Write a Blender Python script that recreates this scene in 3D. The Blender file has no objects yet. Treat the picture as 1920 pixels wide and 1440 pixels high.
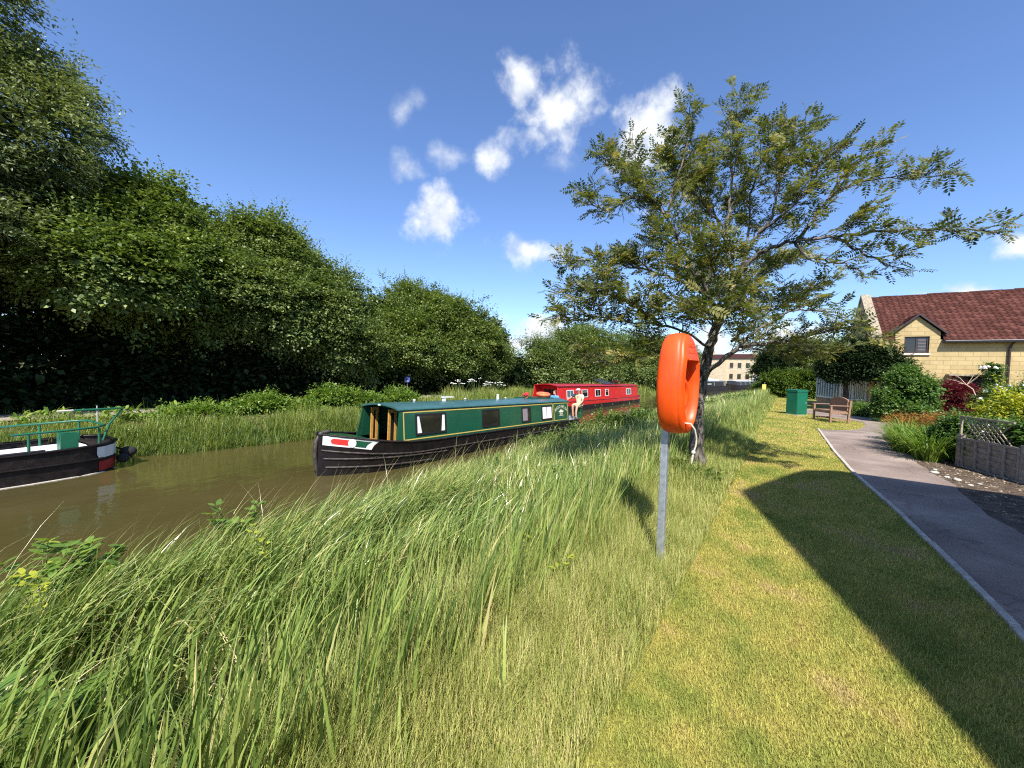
import bpy, bmesh, math, random
import numpy as np
from mathutils import Vector, Matrix

S = bpy.context.scene
COL = S.collection
rng = np.random.default_rng(7)
random.seed(7)
R = math.radians

# ------------------------------------------------------------------ camera
cam_d = bpy.data.cameras.new("camera"); cam = bpy.data.objects.new("camera", cam_d); COL.objects.link(cam)
yaw, pitch, roll = R(35.8), R(2.06), R(1.6)
fw = Vector((-math.sin(yaw)*math.cos(pitch), math.cos(yaw)*math.cos(pitch), -math.sin(pitch)))
r0 = Vector((math.cos(yaw), math.sin(yaw), 0)); u0 = r0.cross(fw)
rt = r0*math.cos(roll) + u0*math.sin(roll); up = -r0*math.sin(roll) + u0*math.cos(roll)
cam.matrix_world = Matrix(((rt.x, up.x, -fw.x, 0), (rt.y, up.y, -fw.y, 0), (rt.z, up.z, -fw.z, 1.6), (0, 0, 0, 1)))
cam_d.sensor_width = 36; cam_d.sensor_fit = 'HORIZONTAL'; cam_d.lens = 36*721/1920
cam_d.clip_start = 0.05; cam_d.clip_end = 5000
S.camera = cam

# ------------------------------------------------------------------ light
SUN_AZ, SUN_EL = R(147), R(50)
S.view_settings.view_transform = 'Standard'; S.view_settings.look = 'None'
S.cycles.use_denoising = False; S.cycles.filter_width = 1.15; S.cycles.max_bounces = 8; S.cycles.sample_clamp_indirect = 4
S.view_settings.exposure = 0.80; S.view_settings.gamma = 1; S.view_settings.use_curve_mapping = False
sd = bpy.data.lights.new("sun", 'SUN'); sd.energy = 5.0; sd.angle = R(0.5); sd.color = (1, 0.95, 0.86)
so = bpy.data.objects.new("sun", sd); COL.objects.link(so)
sv = Vector((math.sin(SUN_AZ)*math.cos(SUN_EL), math.cos(SUN_AZ)*math.cos(SUN_EL), math.sin(SUN_EL)))
so.rotation_euler = (-sv).to_track_quat('-Z', 'Y').to_euler(); so.location = (20, -30, 40)

W = bpy.data.worlds.new("World"); S.world = W; W.use_nodes = True
nt = W.node_tree; N = nt.nodes; LK = nt.links
def nd(t, **k):
    n = N.new(t)
    for a, b in k.items(): setattr(n, a, b)
    return n
def vm(op, a, b=None):
    n = nd('ShaderNodeMath', operation=op)
    for i, v in enumerate((a, b)):
        if v is None: continue
        if isinstance(v, (int, float)): n.inputs[i].default_value = v
        else: LK.new(v, n.inputs[i])
    return n.outputs[0]
sky = nd('ShaderNodeTexSky', sky_type='NISHITA', sun_disc=False)
sky.sun_elevation = SUN_EL; sky.sun_rotation = SUN_AZ; sky.ozone_density = 3.0; sky.dust_density = 0.4; sky.air_density = 1.0
tint = nd('ShaderNodeMix', data_type='RGBA', blend_type='MULTIPLY'); tint.inputs[0].default_value = 1
LK.new(sky.outputs[0], tint.inputs[6]); tint.inputs[7].default_value = (1.06, 1.19, 1.45, 1)
tc = nd('ShaderNodeTexCoord'); sep = nd('ShaderNodeSeparateXYZ'); LK.new(tc.outputs['Generated'], sep.inputs[0])
n1 = nd('ShaderNodeTexNoise'); n1.inputs['Scale'].default_value = 5.0; n1.inputs['Detail'].default_value = 9; n1.inputs['Roughness'].default_value = .58
LK.new(tc.outputs['Generated'], n1.inputs['Vector'])
n2 = nd('ShaderNodeTexNoise'); n2.inputs['Scale'].default_value = 12; n2.inputs['Detail'].default_value = 11; n2.inputs['Roughness'].default_value = .6
LK.new(tc.outputs['Generated'], n2.inputs['Vector'])
s1 = nd('ShaderNodeSeparateColor'); LK.new(n1.outputs['Color'], s1.inputs[0])
az = vm('ARCTAN2', sep.outputs[0], sep.outputs[1]); el = vm('ARCSINE', sep.outputs[2])
az = vm('ADD', az, vm('MULTIPLY', vm('SUBTRACT', s1.outputs[0], .5), .17))
el = vm('ADD', el, vm('MULTIPLY', vm('SUBTRACT', s1.outputs[1], .5), .13))
CL = [(-0.523,0.584,0.123,0.082,1),(-0.636,0.633,0.062,0.05,0.85),(-0.588,0.528,0.081,0.035,0.7),(-0.294,0.552,0.08,0.068,1),(-0.331,0.49,0.062,0.038,0.6),(-0.901,0.571,0.048,0.034,0.42),(-0.911,0.465,0.056,0.033,0.5),(-0.789,0.479,0.066,0.033,0.5),(-0.685,0.477,0.049,0.04,0.75),(-0.825,0.368,0.094,0.06,0.95),(-0.6,0.296,0.085,0.04,0.9),(-0.65,0.131,0.044,0.035,0.5),(-0.557,0.106,0.075,0.052,1.15),(-0.593,0.073,0.12,0.034,1.1),(-0.877,0.193,0.021,0.022,0.6),(0.281,0.224,0.026,0.021,0.8),(0.241,0.166,0.04,0.022,0.8),(0.195,0.161,0.038,0.014,0.45),(-0.492,0.486,0.08,0.025,0.35),(-0.188,0.079,0.158,0.05,0.8),(0.022,0.098,0.079,0.049,0.8),(-0.312,0.356,0.025,0.02,0.5)]
cov = None
nz = vm('MULTIPLY', vm('SUBTRACT', n2.outputs['Fac'], .5), 2.1)
for a, e, ra, re, st in CL:
    da = vm('DIVIDE', vm('SUBTRACT', az, a), ra*1.12); de = vm('DIVIDE', vm('SUBTRACT', el, e), re*1.12)
    d = vm('SQRT', vm('ADD', vm('MULTIPLY', da, da), vm('MULTIPLY', de, de)))
    m = vm('MULTIPLY', vm('ADD', vm('SUBTRACT', 1.05, d), nz), st)
    cov = m if cov is None else vm('MAXIMUM', cov, m)
mr = nd('ShaderNodeMapRange', interpolation_type='SMOOTHSTEP'); LK.new(cov, mr.inputs[0])
mr.inputs[1].default_value = 0.06; mr.inputs[2].default_value = 0.85; mr.inputs[3].default_value = 0; mr.inputs[4].default_value = 0.97
shf = nd('ShaderNodeMapping'); shf.inputs['Location'].default_value = (0.012, -0.02, 0.035); LK.new(tc.outputs['Generated'], shf.inputs[0])
n3 = nd('ShaderNodeTexNoise'); n3.inputs['Scale'].default_value = 12; n3.inputs['Detail'].default_value = 5; n3.inputs['Roughness'].default_value = .5; LK.new(shf.outputs[0], n3.inputs['Vector'])
lit = nd('ShaderNodeMapRange'); LK.new(vm('SUBTRACT', n2.outputs['Fac'], n3.outputs['Fac']), lit.inputs[0]); lit.inputs[1].default_value = -.22; lit.inputs[2].default_value = .10
cr = nd('ShaderNodeMix', data_type='RGBA'); LK.new(lit.outputs[0], cr.inputs[0])
cr.inputs[6].default_value = (4.6, 5.1, 6.0, 1); cr.inputs[7].default_value = (7.0, 7.2, 7.5, 1)
mixc = nd('ShaderNodeMix', data_type='RGBA'); LK.new(mr.outputs[0], mixc.inputs[0]); LK.new(tint.outputs[2], mixc.inputs[6]); LK.new(cr.outputs[2], mixc.inputs[7])
bg = N['Background']; LK.new(mixc.outputs[2], bg.inputs[0]); bg.inputs[1].default_value = 0.090

# ------------------------------------------------------------------ materials
MATS = {}
def newmat(name):
    m = bpy.data.materials.new(name); m.use_nodes = True; MATS[name] = m
    return m, m.node_tree.nodes, m.node_tree.links, m.node_tree.nodes['Principled BSDF']
def ramp(n, stops):
    e = n.color_ramp.elements
    while len(e) > 1: e.remove(e[-1])
    e[0].position = stops[0][0]; e[0].color = (*stops[0][1], 1)
    for p, c in stops[1:]:
        x = e.new(p); x.color = (*c, 1)
def plain(name, col, rough=.5, metal=0, spec=.5, var=.12, scale=6, bump=0, coat=0):
    """painted or solid surface with a little uneven tone and grain"""
    m, n, l, b = newmat(name)
    g = n.new('ShaderNodeNewGeometry'); t = n.new('ShaderNodeTexNoise'); t.inputs['Scale'].default_value = scale; t.inputs['Detail'].default_value = 6
    l.new(g.outputs['Position'], t.inputs['Vector'])
    r = n.new('ShaderNodeValToRGB'); lo = tuple(c*(1-var) for c in col); hi = tuple(min(1, c*(1+var)) for c in col)
    ramp(r, [(.3, lo), (.7, hi)]); l.new(t.outputs['Fac'], r.inputs[0]); l.new(r.outputs[0], b.inputs['Base Color'])
    b.inputs['Roughness'].default_value = rough; b.inputs['Metallic'].default_value = metal; b.inputs['Specular IOR Level'].default_value = spec
    b.inputs['Coat Weight'].default_value = coat
    if bump:
        bp = n.new('ShaderNodeBump'); bp.inputs['Strength'].default_value = bump; bp.inputs['Distance'].default_value = .02
        t2 = n.new('ShaderNodeTexNoise'); t2.inputs['Scale'].default_value = scale*6; t2.inputs['Detail'].default_value = 5
        l.new(g.outputs['Position'], t2.inputs['Vector']); l.new(t2.outputs['Fac'], bp.inputs['Height']); l.new(bp.outputs[0], b.inputs['Normal'])
    return m
def leafmat(name, stops, trans=.3, tcol=None, rough=.45, spec=.35):
    m, n, l, b = newmat(name)
    a = n.new('ShaderNodeAttribute'); a.attribute_name = 'var'
    r = n.new('ShaderNodeValToRGB'); ramp(r, stops); l.new(a.outputs['Fac'], r.inputs[0]); l.new(r.outputs[0], b.inputs['Base Color'])
    b.inputs['Roughness'].default_value = rough; b.inputs['Specular IOR Level'].default_value = spec
    tr = n.new('ShaderNodeBsdfTranslucent'); mx = n.new('ShaderNodeMixShader'); mx.inputs[0].default_value = trans
    mu = n.new('ShaderNodeMix'); mu.data_type = 'RGBA'; mu.blend_type = 'MULTIPLY'; mu.inputs[0].default_value = 1
    l.new(r.outputs[0], mu.inputs[6]); mu.inputs[7].default_value = (*(tcol or (1.5, 1.6, .7)), 1); l.new(mu.outputs[2], tr.inputs[0])
    out = n['Material Output']; l.new(b.outputs[0], mx.inputs[1]); l.new(tr.outputs[0], mx.inputs[2]); l.new(mx.outputs[0], out.inputs[0])
    return m
def bark(name, c1, c2, sc=14, stretch=.25):
    m, n, l, b = newmat(name)
    g = n.new('ShaderNodeNewGeometry'); mp = n.new('ShaderNodeMapping'); mp.inputs['Scale'].default_value = (1, 1, stretch)
    l.new(g.outputs['Position'], mp.inputs[0]); t = n.new('ShaderNodeTexNoise'); t.inputs['Scale'].default_value = sc; t.inputs['Detail'].default_value = 7
    l.new(mp.outputs[0], t.inputs[0]); r = n.new('ShaderNodeValToRGB'); ramp(r, [(.35, c1), (.62, c2)]); l.new(t.outputs['Fac'], r.inputs[0])
    l.new(r.outputs[0], b.inputs['Base Color']); b.inputs['Roughness'].default_value = .9
    bp = n.new('ShaderNodeBump'); bp.inputs['Strength'].default_value = .6; bp.inputs['Distance'].default_value = .03; l.new(t.outputs['Fac'], bp.inputs['Height']); l.new(bp.outputs[0], b.inputs['Normal'])
    return m

plain('black_hull', (.009, .007, .007), .42, var=.5, scale=5, bump=.15, spec=.3)
plain('green_stem', (.10, .15, .04), .7)
plain('worn_black', (.018, .013, .012), .55, var=.6, scale=7, bump=.4, spec=.3)
plain('rub_steel', (.042, .033, .028), .55, var=.8, scale=9, bump=.3)
plain('boat_green', (.010, .075, .042), .22, var=.10, scale=2, coat=.35)
plain('roof_green', (.035, .105, .105), .32, var=.18, scale=3, bump=.05)
plain('boat_red', (.62, .020, .022), .3, var=.08, scale=2, coat=.3)
plain('boat_red_dark', (.33, .012, .018), .4, var=.12, scale=3)
plain('gold_line', (.55, .42, .10), .4, var=.08)
plain('cream_paint', (.78, .70, .50), .5, var=.06)
plain('white_paint', (.72, .72, .70), .45, var=.08, scale=3)
plain('deck_white', (.66, .67, .70), .6, var=.12, scale=4, bump=.1)
plain('paint_red', (.62, .03, .025), .4, var=.08)
plain('rail_green', (.015, .12, .065), .35, var=.12)
plain('cabinet_green', (.008, .125, .07), .4, var=.12, scale=3)
plain('dark_frame', (.015, .013, .014), .4)
plain('alu_frame', (.45, .45, .46), .4, metal=.6)
plain('curtain', (.78, .78, .76), .9, var=.1, scale=20)
plain('curtain_grey', (.24, .20, .21), .9, var=.2, scale=20)
plain('varnished_wood', (.52, .27, .065), .35, var=.2, scale=18)
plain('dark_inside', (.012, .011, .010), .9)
plain('orange_ring', (.85, .16, .06), .5, var=.1)
plain('rope_white', (.62, .58, .48), .9, var=.15, scale=60, bump=.4)
plain('galvanised', (.40, .43, .47), .42, metal=.55, var=.22, scale=22, bump=.1)
plain('tyre_black', (.020, .019, .018), .8, var=.4, scale=30, bump=.8)
plain('stone_trim', (.30, .25, .175), .85, var=.4, scale=14, bump=.5)
plain('pale_sill', (.62, .57, .50), .8, var=.1)
plain('brown_pipe', (.050, .032, .034), .4, var=.2)
plain('gutter_dark', (.010, .008, .011), .4)
plain('pvc_white', (.74, .75, .76), .35, var=.05)
plain('bench_wood', (.27, .155, .10), .75, var=.25, scale=25, bump=.3)
plain('fence_wood', (.27, .23, .20), .85, var=.28, scale=16, bump=.4)
plain('trellis_wood', (.30, .26, .18), .85, var=.2, scale=16)
plain('kerb_concrete', (.46, .41, .35), .9, var=.25, scale=18, bump=.5)
plain('sign_yellow', (.80, .72, .16), .5)
plain('sign_blue', (.05, .08, .32), .5)
plain('skin', (.56, .31, .21), .5, var=.08)
plain('shirt_cream', (.62, .55, .38), .85, var=.14, scale=18)
plain('shorts_khaki', (.56, .47, .27), .85, var=.12, scale=18)
plain('cap_pink', (.62, .42, .46), .8)
plain('dark_cloth', (.030, .034, .045), .85)
plain('blue_top', (.08, .30, .62), .85, var=.2, scale=20)
plain('hair_brown', (.055, .026, .014), .6)
plain('solar_black', (.02, .022, .035), .25, spec=.7)
plain('tarp_blue', (.16, .36, .72), .6, var=.25, scale=3)
plain('tarp_white', (.70, .72, .78), .6, var=.2, scale=3)
plain('sapling_bark', (.52, .40, .28), .8, var=.2, scale=20)
plain('pale_stone', (.50, .46, .40), .9, var=.2, scale=20, bump=.4)
plain('dead_leaf', (.36, .29, .20), .85, var=.2, scale=30)
plain('white_petal', (.80, .77, .72), .7, var=.08, scale=30)
plain('orange_petal', (.62, .20, .035), .7, var=.3, scale=30)
plain('red_petal', (.60, .03, .04), .7, var=.2, scale=30)
plain('yellow_petal', (.70, .62, .03), .7, var=.2, scale=30)
plain('terracotta', (.40, .15, .08), .85)
bark('bark_dark', (.012, .010, .009), (.060, .050, .042))
bark('bark_rowan', (.018, .015, .013), (.20, .17, .14), sc=20, stretch=.35)

# orange moulded plastic of the life ring housing
m, n, l, b = newmat('orange_plastic')
g = n.new('ShaderNodeNewGeometry'); t = n.new('ShaderNodeTexNoise'); t.inputs['Scale'].default_value = 5; t.inputs['Detail'].default_value = 8
l.new(g.outputs['Position'], t.inputs[0]); r = n.new('ShaderNodeValToRGB'); ramp(r, [(.3, (.72, .062, .003)), (.7, (.84, .088, .005))]); l.new(t.outputs['Fac'], r.inputs[0]); l.new(r.outputs[0], b.inputs['Base Color'])
t2 = n.new('ShaderNodeTexNoise'); t2.inputs['Scale'].default_value = 90; t2.inputs['Detail'].default_value = 3; l.new(g.outputs['Position'], t2.inputs[0])
rr = n.new('ShaderNodeMapRange'); rr.inputs[3].default_value = .36; rr.inputs[4].default_value = .5; l.new(t.outputs['Fac'], rr.inputs[0]); l.new(rr.outputs[0], b.inputs['Roughness'])
bp = n.new('ShaderNodeBump'); bp.inputs['Strength'].default_value = .08; bp.inputs['Distance'].default_value = .004; l.new(t2.outputs['Fac'], bp.inputs['Height']); l.new(bp.outputs[0], b.inputs['Normal'])
b.inputs['Subsurface Weight'].default_value = .08; b.inputs['Subsurface Scale'].default_value = .01

# window glass: dark, glossy
m, n, l, b = newmat('dark_glass'); b.inputs['Base Color'].default_value = (.016, .014, .012, 1); b.inputs['Roughness'].default_value = .06; b.inputs['Specular IOR Level'].default_value = .7
m, n, l, b = newmat('pale_glass'); b.inputs['Base Color'].default_value = (.10, .15, .16, 1); b.inputs['Roughness'].default_value = .08; b.inputs['Specular IOR Level'].default_value = .8

# canal water
m, n, l, b = newmat('water')
b.inputs['Base Color'].default_value = (.088, .066, .024, 1); b.inputs['Roughness'].default_value = .035; b.inputs['Specular IOR Level'].default_value = .55; b.inputs['IOR'].default_value = 1.55
g = n.new('ShaderNodeNewGeometry')
def noise(n, l, g, sc, det=4, mp=None):
    t = n.new('ShaderNodeTexNoise'); t.inputs['Scale'].default_value = sc; t.inputs['Detail'].default_value = det
    if mp:
        q = n.new('ShaderNodeMapping'); q.inputs['Scale'].default_value = mp; l.new(g.outputs['Position'], q.inputs[0]); l.new(q.outputs[0], t.inputs[0])
    else: l.new(g.outputs['Position'], t.inputs[0])
    return t
t = noise(n, l, g, 1.6, 3, (1.6, 1, 1)); t2 = noise(n, l, g, 9, 3)
ad = n.new('ShaderNodeMath'); ad.operation = 'MULTIPLY_ADD'; l.new(t2.outputs['Fac'], ad.inputs[0]); ad.inputs[1].default_value = .22; l.new(t.outputs['Fac'], ad.inputs[2])
bp = n.new('ShaderNodeBump'); bp.inputs['Strength'].default_value = .07; bp.inputs['Distance'].default_value = .2; l.new(ad.outputs[0], bp.inputs['Height']); l.new(bp.outputs[0], b.inputs['Normal'])
t3 = noise(n, l, g, .35, 4); r = n.new('ShaderNodeValToRGB'); ramp(r, [(.3, (.056, .046, .016)), (.7, (.080, .066, .023))]); l.new(t3.outputs['Fac'], r.inputs[0]); l.new(r.outputs[0], b.inputs['Base Color'])

# lawn colour: shared by the ground sheet and the mown blades
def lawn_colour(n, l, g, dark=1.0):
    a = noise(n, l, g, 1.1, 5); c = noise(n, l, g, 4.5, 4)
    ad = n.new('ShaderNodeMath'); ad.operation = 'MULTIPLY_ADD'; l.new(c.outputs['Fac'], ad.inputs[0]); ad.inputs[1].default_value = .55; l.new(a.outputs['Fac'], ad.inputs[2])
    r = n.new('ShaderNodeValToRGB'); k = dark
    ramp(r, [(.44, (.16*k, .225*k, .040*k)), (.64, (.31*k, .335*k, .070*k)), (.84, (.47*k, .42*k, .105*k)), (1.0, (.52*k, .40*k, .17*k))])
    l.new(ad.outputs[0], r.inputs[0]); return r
m, n, l, b = newmat('lawn_blade')
g = n.new('ShaderNodeNewGeometry'); r = lawn_colour(n, l, g)
at = n.new('ShaderNodeAttribute'); at.attribute_name = 'var'
mr_ = n.new('ShaderNodeMapRange'); l.new(at.outputs['Fac'], mr_.inputs[0]); mr_.inputs[3].default_value = .6; mr_.inputs[4].default_value = 1.4
mu = n.new('ShaderNodeMix'); mu.data_type = 'RGBA'; mu.blend_type = 'MULTIPLY'; mu.inputs[0].default_value = 1; l.new(r.outputs[0], mu.inputs[6]); l.new(mr_.outputs[0], mu.inputs[7])
l.new(mu.outputs[2], b.inputs['Base Color']); b.inputs['Roughness'].default_value = .6; b.inputs['Specular IOR Level'].default_value = .25
tr = n.new('ShaderNodeBsdfTranslucent'); mx = n.new('ShaderNodeMixShader'); mx.inputs[0].default_value = .3; l.new(mu.outputs[2], tr.inputs[0])
l.new(b.outputs[0], mx.inputs[1]); l.new(tr.outputs[0], mx.inputs[2]); l.new(mx.outputs[0], n['Material Output'].inputs[0])

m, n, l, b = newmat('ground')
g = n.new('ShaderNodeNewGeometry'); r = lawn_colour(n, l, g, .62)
sx = n.new('ShaderNodeSeparateXYZ'); l.new(g.outputs['Position'], sx.inputs[0])
wob = noise(n, l, g, 2.5, 3); ws = n.new('ShaderNodeMath'); ws.operation = 'MULTIPLY_ADD'; l.new(wob.outputs['Fac'], ws.inputs[0]); ws.inputs[1].default_value = .7; l.new(sx.outputs[0], ws.inputs[2])
mk = n.new('ShaderNodeMapRange'); l.new(ws.outputs[0], mk.inputs[0]); mk.inputs[1].default_value = -1.15; mk.inputs[2].default_value = -.55
soil = n.new('ShaderNodeValToRGB'); sn = noise(n, l, g, 5, 6); ramp(soil, [(.35, (.045, .050, .015)), (.55, (.085, .085, .028)), (.75, (.17, .135, .06))]); l.new(sn.outputs['Fac'], soil.inputs[0])
mc = n.new('ShaderNodeMix'); mc.data_type = 'RGBA'; l.new(mk.outputs[0], mc.inputs[0]); l.new(soil.outputs[0], mc.inputs[6]); l.new(r.outputs[0], mc.inputs[7]); l.new(mc.outputs[2], b.inputs['Base Color'])
b.inputs['Roughness'].default_value = .95; b.inputs['Specular IOR Level'].default_value = .1
bp = n.new('ShaderNodeBump'); bp.inputs['Strength'].default_value = .7; bp.inputs['Distance'].default_value = .03; t = noise(n, l, g, 45, 4); l.new(t.outputs['Fac'], bp.inputs['Height']); l.new(bp.outputs[0], b.inputs['Normal'])

def ground_mat(name, stops, sc, bump, dist=.01, speck=None):
    m, n, l, b = newmat(name); g = n.new('ShaderNodeNewGeometry')
    a = noise(n, l, g, sc, 8); r = n.new('ShaderNodeValToRGB'); ramp(r, stops); l.new(a.outputs['Fac'], r.inputs[0])
    col = r.outputs[0]; t = noise(n, l, g, 160, 3)
    if speck:
        v = n.new('ShaderNodeMapRange'); l.new(t.outputs['Fac'], v.inputs[0]); v.inputs[1].default_value = .3; v.inputs[2].default_value = .7; v.inputs[3].default_value = 1-speck; v.inputs[4].default_value = 1+speck
        mu = n.new('ShaderNodeMix'); mu.data_type = 'RGBA'; mu.blend_type = 'MULTIPLY'; mu.inputs[0].default_value = 1; l.new(col, mu.inputs[6]); l.new(v.outputs[0], mu.inputs[7]); col = mu.outputs[2]
    l.new(col, b.inputs['Base Color']); b.inputs['Roughness'].default_value = .9; b.inputs['Specular IOR Level'].default_value = .2
    bp = n.new('ShaderNodeBump'); bp.inputs['Strength'].default_value = bump; bp.inputs['Distance'].default_value = dist; l.new(t.outputs['Fac'], bp.inputs['Height']); l.new(bp.outputs[0], b.inputs['Normal'])
ground_mat('asphalt', [(.3, (.205, .155, .130)), (.5, (.26, .200, .168)), (.7, (.33, .262, .222))], 1.3, .6, .006, .35)
m = MATS['asphalt']; n = m.node_tree.nodes; l = m.node_tree.links; b = n['Principled BSDF']; src = b.inputs['Base Color'].links[0].from_socket
g = n.new('ShaderNodeNewGeometry'); wv = noise(n, l, g, 3, 4); ws = n.new('ShaderNodeVectorMath'); ws.operation = 'MULTIPLY_ADD'; l.new(wv.outputs['Color'], ws.inputs[0]); ws.inputs[1].default_value = (.5, .5, .5); l.new(g.outputs['Position'], ws.inputs[2])
vo = n.new('ShaderNodeTexVoronoi'); vo.feature = 'DISTANCE_TO_EDGE'; vo.inputs['Scale'].default_value = .55; l.new(ws.outputs[0], vo.inputs['Vector'])
ck = n.new('ShaderNodeMapRange'); l.new(vo.outputs['Distance'], ck.inputs[0]); ck.inputs[1].default_value = .0; ck.inputs[2].default_value = .012; ck.inputs[3].default_value = .72; ck.inputs[4].default_value = 1
pt_ = noise(n, l, g, .8, 5); pm = n.new('ShaderNodeMapRange'); l.new(pt_.outputs['Fac'], pm.inputs[0]); pm.inputs[1].default_value = .35; pm.inputs[2].default_value = .65; pm.inputs[3].default_value = .82; pm.inputs[4].default_value = 1.12
mm = n.new('ShaderNodeMath'); mm.operation = 'MULTIPLY'; l.new(ck.outputs[0], mm.inputs[0]); l.new(pm.outputs[0], mm.inputs[1])
mu = n.new('ShaderNodeMix'); mu.data_type = 'RGBA'; mu.blend_type = 'MULTIPLY'; mu.inputs[0].default_value = 1; l.new(src, mu.inputs[6]); l.new(mm.outputs[0], mu.inputs[7]); l.new(mu.outputs[2], b.inputs['Base Color'])
ground_mat('towpath', [(.3, (.26, .22, .17)), (.7, (.40, .35, .28))], 3, .6, .01, .3)
ground_mat('bed_soil', [(.3, (.075, .052, .036)), (.55, (.15, .11, .078)), (.75, (.26, .20, .15))], 7, 1, .02, .5)
ground_mat('hill', [(.3, (.035, .060, .050)), (.7, (.060, .090, .070))], .02, .0)

# coursed stone blocks, mortar joints as part of the surface
def blocks(name, c1, c2, mort, bw=.46, bh=.2, ms=.012):
    m, n, l, b = newmat(name)
    tcn = n.new('ShaderNodeTexCoord'); br = n.new('ShaderNodeTexBrick'); br.inputs['Scale'].default_value = 1
    br.inputs['Brick Width'].default_value = bw; br.inputs['Row Height'].default_value = bh; br.inputs['Mortar Size'].default_value = ms; br.inputs['Bias'].default_value = 0
    br.inputs['Color1'].default_value = (*c1, 1); br.inputs['Color2'].default_value = (*c2, 1); br.inputs['Mortar'].default_value = (*mort, 1)
    s = n.new('ShaderNodeSeparateXYZ'); l.new(tcn.outputs['Object'], s.inputs[0]); ad = n.new('ShaderNodeMath'); ad.operation = 'ADD'; l.new(s.outputs[0], ad.inputs[0]); l.new(s.outputs[1], ad.inputs[1])
    cb = n.new('ShaderNodeCombineXYZ'); l.new(ad.outputs[0], cb.inputs[0]); l.new(s.outputs[2], cb.inputs[1]); l.new(cb.outputs[0], br.inputs[0])
    t = n.new('ShaderNodeTexNoise'); t.inputs['Scale'].default_value = 3; t.inputs['Detail'].default_value = 8; l.new(tcn.outputs['Object'], t.inputs[0])
    v = n.new('ShaderNodeMapRange'); l.new(t.outputs['Fac'], v.inputs[0]); v.inputs[3].default_value = .75; v.inputs[4].default_value = 1.25
    mu = n.new('ShaderNodeMix'); mu.data_type = 'RGBA'; mu.blend_type = 'MULTIPLY'; mu.inputs[0].default_value = 1; l.new(br.outputs[0], mu.inputs[6]); l.new(v.outputs[0], mu.inputs[7])
    l.new(mu.outputs[2], b.inputs['Base Color']); b.inputs['Roughness'].default_value = .9
    bp = n.new('ShaderNodeBump'); bp.inputs['Strength'].default_value = .5; bp.inputs['Distance'].default_value = .01; bp.invert = True; l.new(br.outputs['Fac'], bp.inputs['Height']); l.new(bp.outputs[0], b.inputs['Normal'])
blocks('cream_blocks', (.50, .38, .185), (.44, .325, .15), (.34, .265, .14))
blocks('old_stone', (.58, .48, .33), (.48, .39, .26), (.40, .33, .23), .6, .28, .02)
blocks('plinth_brick', (.34, .20, .12), (.42, .26, .15), (.36, .28, .2), .23, .075, .01)
# roof tile: colour varies from tile to tile
m, n, l, b = newmat('roof_tile')
a = n.new('ShaderNodeAttribute'); a.attribute_name = 'var'; r = n.new('ShaderNodeValToRGB'); ramp(r, [(0, (.055, .020, .016)), (.5, (.088, .032, .025)), (1, (.135, .054, .042))]); l.new(a.outputs['Fac'], r.inputs[0])
g = n.new('ShaderNodeNewGeometry'); t = noise(n, l, g, 12, 6); v = n.new('ShaderNodeMapRange'); l.new(t.outputs['Fac'], v.inputs[0]); v.inputs[3].default_value = .75; v.inputs[4].default_value = 1.25
mu = n.new('ShaderNodeMix'); mu.data_type = 'RGBA'; mu.blend_type = 'MULTIPLY'; mu.inputs[0].default_value = 1; l.new(r.outputs[0], mu.inputs[6]); l.new(v.outputs[0], mu.inputs[7]); l.new(mu.outputs[2], b.inputs['Base Color']); b.inputs['Roughness'].default_value = .9; b.inputs['Specular IOR Level'].default_value = .15

# foliage
leafmat('leaf_willow', [(0, (.060, .085, .034)), (.5, (.165, .200, .082)), (1, (.34, .37, .18))], .24, spec=.4)
leafmat('leaf_hazel', [(0, (.046, .078, .018)), (.5, (.130, .180, .042)), (1, (.32, .37, .11))], .27, spec=.4)
leafmat('leaf_ash', [(0, (.052, .084, .023)), (.5, (.142, .190, .054)), (1, (.32, .37, .13))], .26, spec=.4)
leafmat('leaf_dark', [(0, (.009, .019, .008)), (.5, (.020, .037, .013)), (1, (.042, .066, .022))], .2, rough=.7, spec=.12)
leafmat('leaf_rowan', [(0, (.045, .064, .018)), (.45, (.115, .135, .040)), (.8, (.235, .225, .07)), (1, (.37, .29, .09))], .34, rough=.5, spec=.35)
leafmat('leaf_laurel', [(0, (.03, .065, .010)), (.5, (.09, .15, .020)), (1, (.21, .26, .035))], .25)
leafmat('leaf_shrub', [(0, (.035, .080, .018)), (.5, (.10, .185, .045)), (1, (.23, .33, .09))], .28)
leafmat('leaf_maple', [(0, (.060, .010, .014)), (.5, (.13, .018, .024)), (1, (.24, .04, .045))], .3, tcol=(1.4, .6, .6))
leafmat('leaf_yellow', [(0, (.10, .15, .012)), (.5, (.28, .31, .025)), (1, (.52, .46, .04))], .3)
leafmat('leaf_nettle', [(0, (.045, .085, .016)), (.5, (.11, .175, .032)), (1, (.21, .27, .055))], .3)
leafmat('leaf_bramble', [(0, (.09, .17, .03)), (.6, (.17, .27, .05)), (1, (.40, .44, .05))], .35)
leafmat('leaf_acid', [(0, (.30, .36, .035)), (1, (.52, .52, .06))], .35)
leafmat('reed', [(0, (.035, .070, .018)), (.3, (.13, .205, .046)), (.6, (.27, .35, .085)), (.88, (.45, .48, .16)), (1, (.64, .54, .26))], .20, tcol=(1.3, 1.4, .7), rough=.30, spec=.75)
leafmat('tall_grass', [(0, (.12, .19, .035)), (.35, (.26, .32, .075)), (.7, (.47, .46, .14)), (1, (.66, .56, .28))], .3, tcol=(1.3, 1.3, .8), rough=.5)
leafmat('bank_grass', [(0, (.06, .11, .022)), (.45, (.18, .245, .05)), (.85, (.36, .37, .09)), (1, (.54, .46, .18))], .28)
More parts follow.
